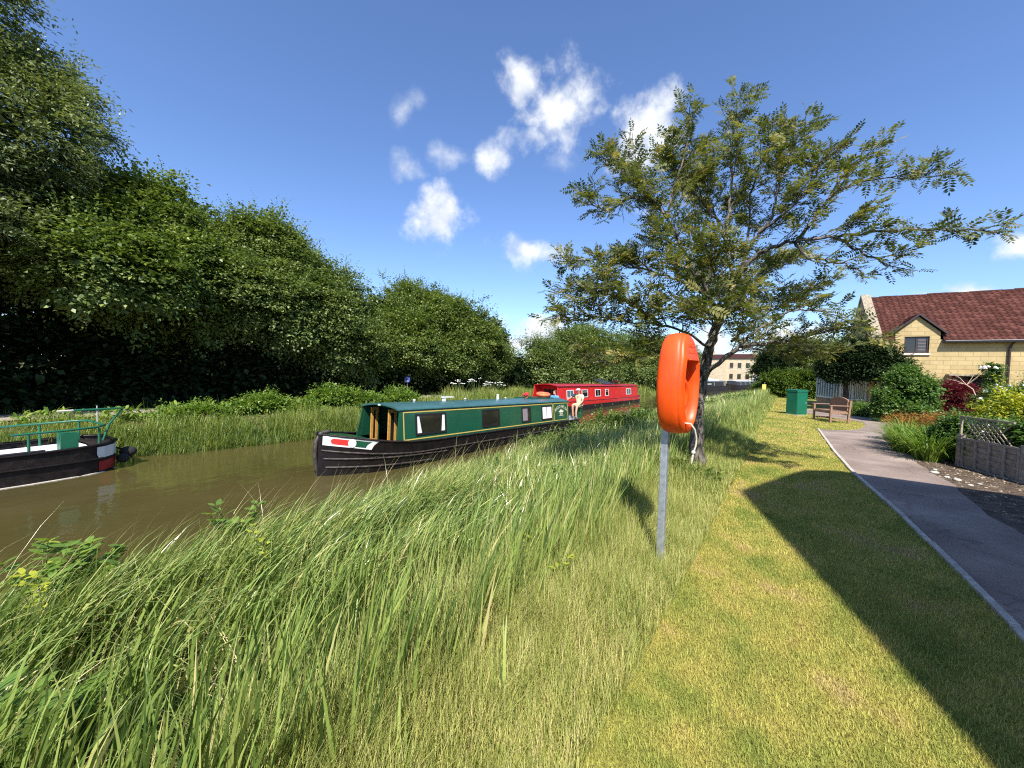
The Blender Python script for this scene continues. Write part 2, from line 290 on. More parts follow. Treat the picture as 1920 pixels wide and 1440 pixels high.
leafmat('comfrey', [(0, (.06, .12, .018)), (.5, (.14, .23, .035)), (1, (.30, .36, .07))], .3)
leafmat('daylily_leaf', [(0, (.05, .11, .02)), (.5, (.13, .22, .035)), (1, (.30, .38, .06))], .3, rough=.35)
leafmat('croc_flower', [(0, (.07, .085, .02)), (.4, (.26, .16, .035)), (.65, (.46, .15, .035)), (1, (.60, .32, .06))], .3, tcol=(1.3, 1, .6))

# ------------------------------------------------------------------ mesh helpers
def tag(o, label=None, cat=None, group=None, kind=None):
    if label: o['label'] = label
    if cat: o['category'] = cat
    if group: o['group'] = group
    if kind: o['kind'] = kind
    return o
def thing(name, label, cat, loc=(0, 0, 0), rz=0, group=None):
    o = bpy.data.objects.new(name, None); COL.objects.link(o); o.empty_display_size = .2
    o.location = loc; o.rotation_euler = (0, 0, rz); return tag(o, label, cat, group)
def obj(name, me, mat, parent=None):
    o = bpy.data.objects.new(name, me); COL.objects.link(o)
    if mat: me.materials.append(MATS[mat])
    if parent: o.parent = parent
    return o
def np_mesh(name, V, Q, var=None, smooth=False):
    """V (n,3) points, Q (m,4) quads"""
    me = bpy.data.meshes.new(name); V = np.asarray(V, np.float32); Q = np.asarray(Q, np.int32)
    me.vertices.add(len(V)); me.vertices.foreach_set('co', V.ravel())
    k = Q.shape[1]; me.loops.add(Q.size); me.loops.foreach_set('vertex_index', Q.ravel())
    me.polygons.add(len(Q)); me.polygons.foreach_set('loop_start', np.arange(0, Q.size, k, dtype=np.int32))
    if var is not None:
        a = me.attributes.new('var', 'FLOAT', 'FACE'); a.data.foreach_set('value', np.asarray(var, np.float32))
    me.update(calc_edges=True)
    if smooth: me.polygons.foreach_set('use_smooth', np.ones(len(Q), bool))
    return me
class MB:
    def __init__(s): s.v = []; s.f = []; s.sm = []
    def add(s, v, f, sm=False):
        o = len(s.v); s.v += [tuple(p) for p in v]; s.f += [tuple(i+o for i in q) for q in f]; s.sm += [sm]*len(f); return s
    def box(s, c, d, rz=0, rot=None):
        h = [x/2 for x in d]; P = [Vector((a*h[0], b_*h[1], e*h[2])) for a in (-1, 1) for b_ in (-1, 1) for e in (-1, 1)]
        M = rot if rot else Matrix.Rotation(rz, 3, 'Z')
        return s.add([M @ p + Vector(c) for p in P], [(0, 1, 3, 2), (4, 6, 7, 5), (0, 4, 5, 1), (2, 3, 7, 6), (0, 2, 6, 4), (1, 5, 7, 3)])
    def span(s, a, b):
        return s.box([(x+y)/2 for x, y in zip(a, b)], [abs(y-x) for x, y in zip(a, b)])
    def tube(s, pts, rad, n=8, cap=True):
        pts = [Vector(p) for p in pts]; rad = rad if hasattr(rad, '__len__') else [rad]*len(pts)
        rings = []; x = None
        for i, p in enumerate(pts):
            d = (pts[min(i+1, len(pts)-1)]-pts[max(i-1, 0)]); d = d.normalized() if d.length > 1e-9 else Vector((0, 0, 1))
            if x is None: x = d.orthogonal().normalized()
            x = (x-d*x.dot(d)); x = x.normalized() if x.length > 1e-6 else d.orthogonal().normalized(); y = d.cross(x)
            rings.append([p+(x*math.cos(2*math.pi*k/n)+y*math.sin(2*math.pi*k/n))*rad[i] for k in range(n)])
        return s.loft(rings, cap, True)
    def loft(s, rings, cap=True, sm=False, closed=True):
        n = len(rings[0]); v = [p for r_ in rings for p in r_]; f = []
        for i in range(len(rings)-1):
            for k in range(n if closed else n-1):
                f.append((i*n+k, i*n+(k+1) % n, (i+1)*n+(k+1) % n, (i+1)*n+k))
        s.add(v, f, sm)
        if cap: s.add(rings[0], [tuple(range(n))[::-1]]); s.add(rings[-1], [tuple(range(n))])
        return s
    def prism(s, poly, a, b, axis='y'):
        """polygon of 2D points extruded between a and b along an axis"""
        mk = {'y': lambda p, t: (p[0], t, p[1]), 'x': lambda p, t: (t, p[0], p[1]), 'z': lambda p, t: (p[0], p[1], t)}[axis]
        return s.loft([[mk(p, a) for p in poly], [mk(p, b) for p in poly]])
    def ball(s, c, r, nu=10, nv=7, sq=(1, 1, 1)):
        rings = [[(c[0]+r*sq[0]*math.sin(t)*math.cos(u), c[1]+r*sq[1]*math.sin(t)*math.sin(u), c[2]+r*sq[2]*math.cos(t)) for u in [2*math.pi*k/nu for k in range(nu)]] for t in [math.pi*(i+.02)/(nv+.04) for i in range(nv+1)]]
        return s.loft(rings, True, True)
    def build(s, name, mat, parent=None, bevel=0):
        me = bpy.data.meshes.new(name); me.from_pydata(s.v, [], s.f); me.update()
        bm = bmesh.new(); bm.from_mesh(me); bmesh.ops.recalc_face_normals(bm, faces=bm.faces); bm.to_mesh(me); bm.free()
        me.polygons.foreach_set('use_smooth', np.array(s.sm, bool)) if len(s.sm) == len(me.polygons) else None
        o = obj(name, me, mat, parent)
        if bevel:
            md = o.modifiers.new('bevel', 'BEVEL'); md.width = bevel; md.segments = 2; md.limit_method = 'ANGLE'
        return o
def unit(v): return v/np.maximum(np.linalg.norm(v, axis=-1, keepdims=True), 1e-9)
def leaves(P, D, Nn, L, Wd, fold=.25):
    """folded rhombic leaves: (n,3) base, direction, normal; returns verts, quads"""
    n = len(P); D = unit(D); Sd = unit(np.cross(D, Nn)); Nn = np.cross(Sd, D); L = np.broadcast_to(L, n)[:, None]; Wd = np.broadcast_to(Wd, n)[:, None]
    mid = P+D*L*.45
    V = np.stack([P, mid+Sd*Wd*.5+Nn*Wd*fold, P+D*L, mid-Sd*Wd*.5+Nn*Wd*fold], 1).reshape(-1, 3)
    return V, np.arange(n*4).reshape(n, 4)
def blades(P, L, Wd, az, lean, curve, seg=4, prof='grass', tw=None):
    """arching strips: base points, length, width, bend heading, start angle from vertical, added bend"""
    n = len(P); P = np.asarray(P, float); b = np.stack([np.sin(az), np.cos(az), np.zeros(n)], 1); a2 = az if tw is None else az+tw
    w = np.stack([np.cos(a2), -np.sin(a2), np.zeros(n)], 1); p = P.copy(); V = []
    for i in range(seg+1):
        t = i/seg
        k = (1-t**2)*.85+.15*(1-t) if prof == 'grass' else max(math.sin(math.pi*min(t*.96+.02, 1))**.75, .05)
        V.append(np.stack([p-w*(Wd*k/2)[:, None], p+w*(Wd*k/2)[:, None]], 1))
        th = lean+curve*(t+.5/seg)**1.6; p = p+(b*np.sin(th)[:, None]+np.array([0, 0, 1])*np.cos(th)[:, None])*(L/seg)[:, None]
    V = np.stack(V, 1).reshape(-1, 3); base = (np.arange(n)*(seg+1)*2)[:, None]; i2 = (np.arange(seg)*2)[None, :]
    q = base+i2; Q = np.stack([q, q+1, q+3, q+2], 2).reshape(-1, 4)
    return V, Q
def rep(a, k): return np.repeat(a, k)
def sn(x, y, s=1.0, seed=0):
    """cheap smooth value noise in 0..1 for density and colour patches"""
    r_ = np.random.default_rng(seed); o = 0; tot = 0
    for k in range(5):
        a, b_, p, q = r_.uniform(-1, 1, 4); f = s*(1+k*.7)
        o = o+np.sin(f*(x*a*2+y*b_*2)+p*9+np.sin(f*(y*a-x*b_)*1.3+q*9)*1.5); tot += 1
    return .5+.5*o/tot/1.0

# ------------------------------------------------------------------ ground, water, paths
def xb(y): return np.interp(y, [-60, 2.0, 3.3, 7, 15, 23, 45, 95, 104], [-15.3, -15.2, -14.4, -14.0, -14.2, -14.9, -14.6, -14.6, -14.6])
def gz(x, y):
    x = np.asarray(x, float); y = np.asarray(y, float)
    near = np.interp(x, [-7.2, -6.2, -5.7, -5.2, -4.2, -3.0, -2.0, -1.4, -1.0], [-1.9, -1.5, -1.12, -.84, -.62, -.40, -.17, -.05, 0])
    d = x-xb(y)
    far = np.interp(d, [-3.2, -1.4, -.4, .1, 1.2], [-.22, -.30, -.80, -1.2, -1.9])
    z = np.where(x > -9, near, far)
    k = np.clip((y-96)/8, 0, 1)
    return z*(1-k)+k*np.minimum(0, -.25)*(x < 0)
xs = np.r_[-1500, -600, -250, -120, -70, -45, -32, -26, -22, -20, np.arange(-18.6, -12.6, .3), -12, -10.5, -9, -8, np.arange(-7.4, -.8, .2), -.6, -.3, 0, .5, 1, 1.5, 2, 3, 4, 6, 9, 14, 22, 40, 80, 160, 400, 1500]
ys = np.r_[-300, -120, -60, -30, -15, -8, -4, -2, np.arange(-1, 12, .5), np.arange(12, 40, 1.5), 42, 46, 52, 60, 70, 82, 92, 96, 100, 104, 115, 140, 200, 320, 600, 1500]
X, Y = np.meshgrid(xs, ys); Z = gz(X, Y)
nx = len(xs); q = (np.arange(len(ys)-1)[:, None]*nx+np.arange(nx-1)[None, :]).ravel()
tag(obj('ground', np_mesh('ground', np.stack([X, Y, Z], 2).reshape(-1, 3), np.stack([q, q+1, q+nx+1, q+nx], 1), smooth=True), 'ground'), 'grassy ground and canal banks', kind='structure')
wx = np.linspace(-18, -3.5, 20); wy = np.r_[np.linspace(-80, 0, 6), np.linspace(2, 60, 40), 75, 90, 100]
X, Y = np.meshgrid(wx, wy); nx = len(wx); q = (np.arange(len(wy)-1)[:, None]*nx+np.arange(nx-1)[None, :]).ravel()
tag(obj('canal_water', np_mesh('canal_water', np.stack([X, Y, X*0-1.1], 2).reshape(-1, 3), np.stack([q, q+1, q+nx+1, q+nx], 1)), 'water'), 'brown canal water', kind='structure')
def sheet(name, left, right, z, mat, label):
    mb = MB(); n = len(left); mb.add([(*p, z) for p in left]+[(*p, z) for p in right], [(i, i+n, i+n+1, i+1) for i in range(n-1)])
    return tag(mb.build(name, mat), label, kind='structure')
KL = [(1.34, -12), (1.34, -3), (1.33, 2), (1.29, 3.9), (1.25, 4.9), (1.17, 6.4), (.97, 8.7), (.88, 11.5), (.82, 15.5)]
KR = [(2.25, -12), (2.2, -3), (2.12, 2), (2.06, 3.9), (2.05, 4.9), (2.04, 6.4), (2.1, 8.7), (2.13, 11.5), (2.12, 14.2)]
def resample(P, n):
    P = np.array(P, float); d = np.r_[0, np.cumsum(np.linalg.norm(np.diff(P, axis=0), axis=1))]; t = np.linspace(0, d[-1], n)
    return np.stack([np.interp(t, d, P[:, i]) for i in range(P.shape[1])], 1)
kl, kr = resample(KL, 60), resample(KR, 60)
kr[:, 0] += .035*np.sin(kr[:, 1]*2.3)+.03*np.sin(kr[:, 1]*5.1)
sheet('path', list(map(tuple, kl)), list(map(tuple, kr)), .008, 'asphalt', 'worn asphalt footpath')
L2 = [(.82, 15.5), (1.35, 15.75), (1.9, 16.6), (2.25, 18.3), (2.3, 19.3), (1.9, 20.3), (1.3, 20.9), (.9, 21.6), (.6, 23.2), (.55, 25)]
R2 = [(2.12, 14.2), (2.25, 15.4), (2.6, 16.6), (3.0, 18.2), (3.1, 19.8), (2.8, 21.6), (2.4, 23.2), (2.2, 24.4), (2.1, 25.2), (2.0, 26.2)]
sheet('path_bend', list(map(tuple, resample(L2, 30))), list(map(tuple, resample(R2, 30))), .0085, 'asphalt', 'asphalt path bending round the bench')
sheet('garden_soil', [(2.0, -3), (2.0, 4), (2.02, 8), (2.05, 12), (2.05, 14.2), (2.2, 15.4), (2.55, 16.6), (2.95, 18.2), (3.05, 19.8), (2.8, 21.6), (2.4, 25)], [(8, -3), (8, 4), (9, 8), (9, 12), (10, 14), (10, 16), (11, 18), (11, 20), (11, 22), (11, 24), (11, 26)], .004, 'bed_soil', 'brown garden soil beside the path')
tw = np.arange(-20, 90, 2.0)
sheet('towpath', [(-19.5+.15*math.sin(t_*.7), t_) for t_ in tw], [(-17.75+.2*math.sin(t_*.9), t_) for t_ in tw], -.205, 'towpath', 'pale gravel towpath on the far bank')
# thin concrete edging along the left side of the path, in lengths
kp = resample(KL[1:], 25)
mb = MB()
for i in range(len(kp)-1):
    a, b_ = kp[i], kp[i+1]; d = b_-a; ln = np.linalg.norm(d); c = (a+b_)/2+np.array([-.025+random.uniform(-.006, .006), 0])
    mb.box((c[0], c[1], .0+random.uniform(-.003, .004)), (.05, ln-.012, .07), math.atan2(-d[0], d[1])+random.uniform(-.006, .006))
tag(mb.build('kerb', 'kerb_concrete', bevel=.006), 'pale concrete kerb between lawn and path', kind='structure')
# distant hill
hx = np.linspace(-900, 500, 60); hy = np.linspace(700, 1300, 14); X, Y = np.meshgrid(hx, hy)
Z = 52*np.exp(-((Y-1000)/190)**2)*(.75+.25*np.sin(X*.011+1))+2*np.sin(X*.13)-1; nx = 60
q = (np.arange(13)[:, None]*nx+np.arange(nx-1)[None, :]).ravel()
tag(obj('hills', np_mesh('hills', np.stack([X, Y, Z], 2).reshape(-1, 3), np.stack([q, q+1, q+nx+1, q+nx], 1), smooth=True), 'hill'), 'low wooded hill on the horizon', kind='structure')

# ------------------------------------------------------------------ narrowboats
class Hull:
    """station list: (distance from bow, half width at gunwale, gunwale height, half width at bottom)"""
    def __init__(s, st): s.st = np.array(st, float)
    def at(s, y): return [float(np.interp(y, s.st[:, 0], s.st[:, i])) for i in (1, 2, 3)]
    def x(s, y, z):
        w, g, b_ = s.at(y); t = (z+.45)/(g+.45); return b_+(w-b_)*min(max(t, 0), 1)**.8
    def mesh(s, mb, ystep=.25, top=None):
        ys_ = sorted(set([round(v, 3) for v in s.st[:, 0]]+[round(v, 3) for v in np.arange(s.st[0, 0], s.st[-1, 0], ystep)])); rings = []
        for y in ys_:
            w, g, b_ = s.at(y); zz = [g, g*.75, g*.5, .15, -.1, -.45]
            rings.append([(s.x(y, z), y, z) for z in zz]+[(-s.x(y, z), y, z) for z in zz[::-1]])
        return mb.loft(rings, True, True, closed=False)
    def line(s, y0, y1, z, off=.012, n=40, side=1, zf=None):
        o = []
        for y in np.linspace(y0, y1, n):
            zz = zf(y) if zf else z; o.append((side*(s.x(y, zz)+off), y, zz))
        return o
    def deck(s, mb, y0, y1, dz, inset=.05, n=24):
        L = []; Rr = []
        for y in np.linspace(y0, y1, n):
            w, g, b_ = s.at(y); w = max(w-inset, .01); L.append((-w, y, g+dz)); Rr.append((w, y, g+dz))
        m_ = [(0, a[1], a[2]+.03) for a in L]
        return mb.add(L+m_+Rr, [(i, i+1, n+i+1, n+i) for i in range(n-1)]+[(n+i, n+i+1, 2*n+i+1, 2*n+i) for i in range(n-1)])
    def flank(s, mb, y0, y1, vt, vb, off, n=26, m=5):
        """painted shape on the near flank between two edge curves, given as distance below the gunwale"""
        P = []
        for y in np.linspace(y0, y1, n):
            g = s.at(y)[1]; a, b_ = vt(y), vb(y)
            for k in range(m+1): z = g-(a+(b_-a)*k/m); P.append((s.x(y, z)+off, y, z))
        return mb.add(P, [(i*(m+1)+k, (i+1)*(m+1)+k, (i+1)*(m+1)+k+1, i*(m+1)+k+1) for i in range(n-1) for k in range(m)], True)
class Cabin:
    def __init__(s, z0, z1, x0, x1): s.z0, s.z1, s.x0, s.x1 = z0, z1, x0, x1
    def x(s, z): return s.x0+(s.x1-s.x0)*(z-s.z0)/(s.z1-s.z0)
    def slab(s, mb, y0, y1, za, zb, a=0., b_=.012, side=1):
        P = [(side*(s.x(z)+o), y, z) for o in (a, b_) for y in (y0, y1) for z in (za, zb)]
        return mb.add(P, [(0, 1, 3, 2), (4, 6, 7, 5), (0, 4, 5, 1), (2, 3, 7, 6), (0, 2, 6, 4), (1, 5, 7, 3)])
    def frame(s, mb, y0, y1, za, zb, w, a, b_):
        s.slab(mb, y0, y1, zb-w, zb, a, b_); s.slab(mb, y0, y1, za, za+w, a, b_); s.slab(mb, y0, y0+w, za+w, zb-w, a, b_); return s.slab(mb, y1-w, y1, za+w, zb-w, a, b_)
    def sides(s, mb, y0, y1, slant=0):
        for sd_ in (1, -1):
            s.slab_s(mb, y0, y1, sd_, slant)
        return mb
    def slab_s(s, mb, y0, y1, sd_, slant):
        P = []
        for o in (-.04, 0):
            P += [(sd_*(s.x0+o), y0-slant, s.z0), (sd_*(s.x1+o), y0, s.z1), (sd_*(s.x0+o), y1, s.z0), (sd_*(s.x1+o), y1, s.z1)]
        mb.add(P, [(0, 1, 3, 2), (4, 6, 7, 5), (0, 4, 5, 1), (2, 3, 7, 6), (0, 2, 6, 4), (1, 5, 7, 3)])
    def roof(s, mb, y0, y1, over=.045, camber=.11, th=.05):
        def arc(dz): return [(-w, s.z1+dz+camber*(1-(w/(s.x1+over))**2)) for w in np.linspace(-(s.x1+over), s.x1+over, 15)]
        poly = arc(.02)+arc(.02-th)[::-1]
        mb.loft([[(p[0], y, p[1]) for p in poly] for y in (y0, y1)], True, True); return mb
    def rz(s, x, over=.045, camber=.11): return s.z1+.02+camber*(1-(x/(s.x1+over))**2)

# --- green narrowboat under way
gb = thing('narrowboat', 'dark green narrowboat with gold lining and open front doors, under way in mid canal', 'canal boat', (-9.25, 4.75, -1.1))
gb.rotation_euler = (-.0245, 0, 0)
H = Hull([(0.02, .07, 1.02, .03), (.12, .25, 1.01, .10), (.3, .43, .985, .22), (.6, .64, .94, .40), (1.0, .84, .87, .62), (1.5, .97, .80, .82), (2.1, 1.03, .74, .95), (3, 1.04, .71, 1.0), (11.4, 1.04, .71, 1.0), (12.2, .99, .72, .92), (12.8, .82, .73, .66), (13.15, .55, .74, .35), (13.3, .22, .74, .12)])
hull = H.mesh(MB()).build('hull', 'black_hull', gb)
mb = MB()
for zf, y0, y1 in ((lambda y: .42 if y > 2.5 else .42+.22*(1-y/2.5)**1.5, .06, 13.2), (lambda y: .33+.10*max(0, 1-y/3.2), .1, 3.4), (lambda y: .15+.07*max(0, 1-y/3), .14, 2.9)):
    mb.tube(H.line(y0, y1, 0, .008, 70, 1, zf), .024, 6); mb.tube(H.line(y0, y1, 0, .008, 50, -1, zf), .024, 6)
mb.build('rubbing_strake', 'rub_steel', hull)
mb = MB()
for sd_ in (1, -1): mb.tube([(sd_*(H.at(y)[0]), y, H.at(y)[1]) for y in np.linspace(.05, 13.25, 90)], .028, 6)
mb.build('gunwale', 'worn_black', hull)
MB().tube([(0, .16, -.35), (0, .03, .1), (0, -.03, .5), (0, -.01, .85), (0, .1, 1.02), (0, .3, 1.06)], [.045, .05, .055, .055, .06, .05], 8).build('stem_post', 'rub_steel', hull)
H.deck(MB(), .1, 1.12, -.01).build('foredeck', 'boat_green', gb)
MB().box((0, 1.62, .44), (1.7, 1.05, .02)).build('well_floor', 'dark_inside', gb)
mb = MB(); H.deck(mb, 11.35, 13.22, -.02); mb.build('stern_deck', 'galvanised', gb)
# painted bow flash: white ground, red lozenge, white roundel, green panel with scooped end
cst = lambda v: (lambda y: v)
arc_ = lambda c, r, s_: (lambda y: .135+s_*.105*math.sqrt(max(0, 1-((y-c)/r)**2)))
flash = H.flank(MB(), .07, 1.16, cst(.02), lambda y: .25 if y < 1.0 else max(.021, .25-.02-.21*math.sqrt(max(0, (y-1.0)/.16))*.98), .006).build('bow_flash', 'white_paint', gb)
H.flank(MB(), .18, .56, lambda y: .065+.07*max(0, 1-(y-.18)/.05)**2, lambda y: .205-.07*max(0, 1-(y-.18)/.05)**2, .012).build('red_lozenge', 'paint_red', flash)
H.flank(MB(), .60, .98, cst(.055), lambda y: .215 if y < .86 else .215-.16*math.sqrt((y-.86)/.12), .012).build('green_panel', 'boat_green', flash)
H.flank(MB(), .49, .651, arc_(.57, .08, -1), arc_(.57, .08, 1), .018).build('roundel', 'white_paint', flash)
Cb = Cabin(.70, 1.59, .945, .85)
cab = Cb.sides(MB(), 1.78, 11.4, .13); cab.box((0, 11.38, 1.14), (1.70, .04, .88)); cab = cab.build('cabin', 'boat_green', gb)
Cb.roof(MB(), 1.74, 11.45, .018).build('roof', 'roof_green', gb)
mb = MB(); mb.span((-.86, 2.18, .5), (-.66, 2.22, 1.61)); mb.span((.24, 2.18, .5), (.84, 2.22, 1.61)); mb.span((-.66, 2.18, 1.56), (.24, 2.22, 1.61)); mb.build('bulkhead', 'boat_green', gb)
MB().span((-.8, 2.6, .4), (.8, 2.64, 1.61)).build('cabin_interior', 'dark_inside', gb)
for xx, y0 in ((-.68, 1.93), (.20, 1.88)):
    mb = MB(); y1 = 2.17; q_ = .085
    mb.span((xx, y0, .50), (xx+.035, y0+q_, 1.55)); mb.span((xx, y1-q_, .50), (xx+.035, y1, 1.55)); mb.span((xx, y0+q_, 1.45), (xx+.035, y1-q_, 1.55)); mb.span((xx, y0+q_, .50), (xx+.035, y1-q_, .62))
    d_ = mb.build('door', 'varnished_wood', gb, .006); MB().span((xx+.008, y0+q_, .62), (xx+.026, y1-q_, 1.45)).build('door_pane', 'dark_glass', d_)
mb = MB(); Cb.slab(mb, 1.72, 11.38, .655, .70, -.03, .02); mb.build('handrail_ledge', 'roof_green', gb)
mb = MB(); Cb.frame(mb, 1.87, 9.93, .765, 1.535, .030, .001, .006); Cb.frame(mb, 10.02, 11.32, .765, 1.535, .026, .001, .006); mb.build('gold_lining', 'gold_line', cab)
mb = MB(); Cb.slab(mb, 9.95, 9.975, .72, 1.57, .001, .007); mb.build('panel_seam', 'dark_frame', cab)
for y0, y1, z0, z1, kind in ((2.28, 3.45, .87, 1.46, 'side'), (5.13, 6.10, .87, 1.46, 'none'), (7.50, 8.14, .87, 1.46, 'grey'), (8.98, 9.84, .86, 1.46, 'full')):
    mb = MB(); Cb.frame(mb, y0, y1, z0, z1, .055, .001, .022); w_ = mb.build('window', 'dark_frame', gb)
    mb = MB(); Cb.slab(mb, y0+.055, y1-.055, z0+.055, z1-.055, .001, .010); mb.build('pane', 'dark_glass', w_)
    if kind == 'side':
        for a, b_, c, d in ((y0+.06, y0+.13, y0+.06, y0+.22), (y1-.15, y1-.06, y1-.20, y1-.06)):
            za, zb = z0+.06, z1-.06; mb = MB()
            mb.add([(Cb.x(zb)+.013, a, zb), (Cb.x(zb)+.013, b_, zb), (Cb.x(za)+.013, d, za), (Cb.x(za)+.013, c, za)], [(0, 1, 2, 3)])
            mb.build('curtain', 'curtain', w_)
    if kind == 'full':
        mb = MB(); ye = np.linspace(y0+.06, y1-.06, 15)
        for i in range(14):
            if i == 6: continue
            Cb.slab(mb, ye[i], ye[i+1], z0+.06, z1-.06, .010, .014+.004*(i % 2))
        mb.build('curtain', 'curtain', w_)
    if kind == 'grey':
        mb = MB(); Cb.slab(mb, y0+.06, y0+.40, z0+.06, z1-.06, .010, .014); mb.build('curtain', 'curtain_grey', w_)
# lettering on the name panel
def letters(txt, size):
    o = []
    for ch in txt:
        cu = bpy.data.curves.new('glyph', 'FONT'); cu.body = ch; cu.size = size; cu.resolution_u = 2; cu.align_x = 'CENTER'
        ob = bpy.data.objects.new('glyph', cu); COL.objects.link(ob); me = bpy.data.meshes.new_from_object(ob.evaluated_get(bpy.context.evaluated_depsgraph_get()))
        o.append(([tuple(v.co) for v in me.vertices], [tuple(p.vertices) for p in me.polygons])); bpy.data.objects.remove(ob); bpy.data.curves.remove(cu); bpy.data.meshes.remove(me)
    return o
mb = MB(); txt = 'ANGLO WELSH'; yc, zc, rad = 10.67, .49, .83
for i, (vs, fs) in enumerate(letters(txt, .185)):
    if not vs: continue
    a = (i-(len(txt)-1)/2)*.122
    P = []
    for p in vs:
        u, v = p[0]*1.0, p[1]*1.0+rad; yy = yc+u*math.cos(a)+v*math.sin(a); zz = zc-u*math.sin(a)+v*math.cos(a); P.append((Cb.x(zz)+.006, yy, zz))
    mb.add(P, fs)
def on_side(mb, poly, off=.006): return mb.add([(Cb.x(z+.08)+off, y, z+.08) for y, z in poly], [tuple(range(len(poly)))])
on_side(mb, [(10.42, 1.07), (10.52, 1.09), (10.56, 1.14), (10.63, 1.15), (10.67, 1.20), (10.71, 1.15), (10.79, 1.14), (10.83, 1.09), (10.94, 1.11), (10.88, 1.06), (10.8, 1.03), (10.54, 1.03), (10.5, 1.05)])
for (a, b_, z) in ((10.53, 10.6, .99), (10.62, 10.70, .99), (10.72, 10.82, .99), (10.57, 10.66, .95), (10.69, 10.78, .95), (10.5, 10.60, .90), (10.62, 10.72, .90), (10.74, 10.86, .90)):
    on_side(mb, [(a, z-.014), (b_, z-.014), (b_, z+.014), (a, z+.014)])
mb.build('name_lettering', 'cream_paint', cab)
# roof fittings
def vent(y, x=-.1, h=.07, r=.06):
    z = Cb.rz(x); MB().tube([(x, y, z-.01), (x, y, z+h*.6), (x, y, z+h*.62), (x, y, z+h)], [r*.6, r*.6, r*1.05, r*.4], 10).build('roof_vent', 'white_paint', gb)
vent(3.05); vent(5.35); vent(7.75, h=.06)
z = Cb.rz(0); mb = MB(); mb.span((-.06, 4.18, z), (.04, 4.26, z+.11)); mb.span((-.08, 4.15, z+.11), (.05, 4.62, z+.145)); mb.build('roof_bracket', 'white_paint', gb)
mb = MB(); mb.tube([(0, 7.1, z), (0, 7.1, z+.17)], .05, 8); mb.tube([(0, 7.1, z+.17), (0, 7.1, z+.20)], [.06, .02], 8); mb.build('chimney', 'white_paint', gb)
MB().span((-.55, 9.0, z-.02), (.35, 10.9, z+.025)).build('roof_hatch', 'boat_green', gb, .01)
MB().box((0, 1.735, 1.675), (.09, .03, .04)).build('headlamp', 'white_paint', gb)
mb = MB(); mb.span((.50, 12.92-.0, .70), (.78, 13.18, 1.27)); sb = mb.build('stern_seat', 'boat_green', gb, .01); MB().span((.46, 12.86, 1.27), (.84, 13.24, 1.31)).build('seat_top', 'dark_frame', sb, .008)
MB().span((.60, 11.46, 1.50), (.84, 11.50, 1.60)).build('rear_notice', 'white_paint', gb)
mb = MB(); mb.tube([(0, 13.2, .7), (0, 13.2, 1.1), (0, 13.0, 1.25), (0, 12.1, 1.35)], .022, 8); mb.build('tiller', 'dark_frame', gb)
def ring(name, label, loc, R_, r_, rot, mat, group=None):
    mb = MB(); rings = []
    for k in range(28):
        a = 2*math.pi*k/28; rings.append([((R_+r_*math.cos(b_))*math.cos(a), (R_+r_*math.cos(b_))*math.sin(a), r_*math.sin(b_)) for b_ in [2*math.pi*j/10 for j in range(10)]])
    rings.append(rings[0]); mb.loft(rings, False, True); o = mb.build(name, mat); o.location = loc; o.rotation_euler = rot
    return tag(o, label, 'lifebuoy', group)
ring('lifebuoy', 'faded orange lifebuoy lying flat on the green boat roof', (-9.2, 15.25, .525), .26, .075, (.06, .1, 0), 'orange_ring')
pot = thing('flower_pot', 'small pot of red flowers on the green boat roof', 'flower pot', (-9.2, 13.85, .385))
MB().tube([(0, 0, 0), (0, 0, .13), (0, 0, .14)], [.06, .085, .09], 12).build('pot', 'terracotta', pot)
mb = MB(); [mb.ball((random.uniform(-.09, .09), random.uniform(-.12, .12), random.uniform(.14, .24)), .035, 6, 4) for _ in range(22)]; mb.build('blossom', 'red_petal', pot)

# --- red narrowboat moored on the far side
rb = thing('narrowboat', 'bright red narrowboat with solar panels on its roof, moored at the far bank', 'canal boat', (-12.68, 19.0, -1.1))
rb.rotation_euler = (-.0125, 0, 0)
H2 = Hull([(0.02, .07, 1.15, .03), (.3, .42, 1.12, .22), (.8, .72, 1.04, .45), (1.5, .95, .94, .8), (2.4, 1.03, .82, .95), (3.5, 1.04, .78, 1.0), (17.8, 1.04, .78, 1.0), (18.7, .95, .79, .85), (19.3, .68, .80, .5), (19.65, .22, .80, .1)])
h2 = H2.mesh(MB()).build('hull', 'worn_black', rb)
mb = MB()
for a, b_ in zip(np.linspace(.3, 19.3, 60)[:-1], np.linspace(.3, 19.3, 60)[1:]):
    P = []
    for y in (a, b_):
        g_ = H2.at(y)[1]
        for zz in (g_-.30, g_): P.append((H2.x(y, zz)+.006, y, zz))
    mb.add(P, [(0, 1, 3, 2)])
mb.build('red_topsides', 'boat_red', h2)
mb = MB()
for sd_ in (1, -1): mb.tube([(sd_*H2.at(y)[0], y, H2.at(y)[1]) for y in np.linspace(.05, 19.6, 60)], .03, 6)
mb.build('gunwale', 'boat_red_dark', h2)
H2.deck(MB(), .1, 2.3, -.03).build('foredeck', 'boat_red_dark', rb); H2.deck(MB(), 17.7, 19.55, -.03).build('stern_deck', 'boat_red_dark', rb)
C2 = Cabin(.78, 1.79, .95, .86)
c2 = C2.sides(MB(), 2.3, 17.9, .15); c2.box((0, 17.88, 1.28), (1.74, .04, 1.03)); c2.box((0, 3.05, 1.28), (1.74, .04, 1.03)); c2 = c2.build('cabin', 'boat_red', rb)
C2.roof(MB(), 2.25, 17.95).build('roof', 'boat_red_dark', rb)
for xx in (-.58, -.28, .04, .34): MB().span((xx, 3.0, .9), (xx+.26, 3.025, 1.55)).build('cratch_door', 'dark_frame', rb)
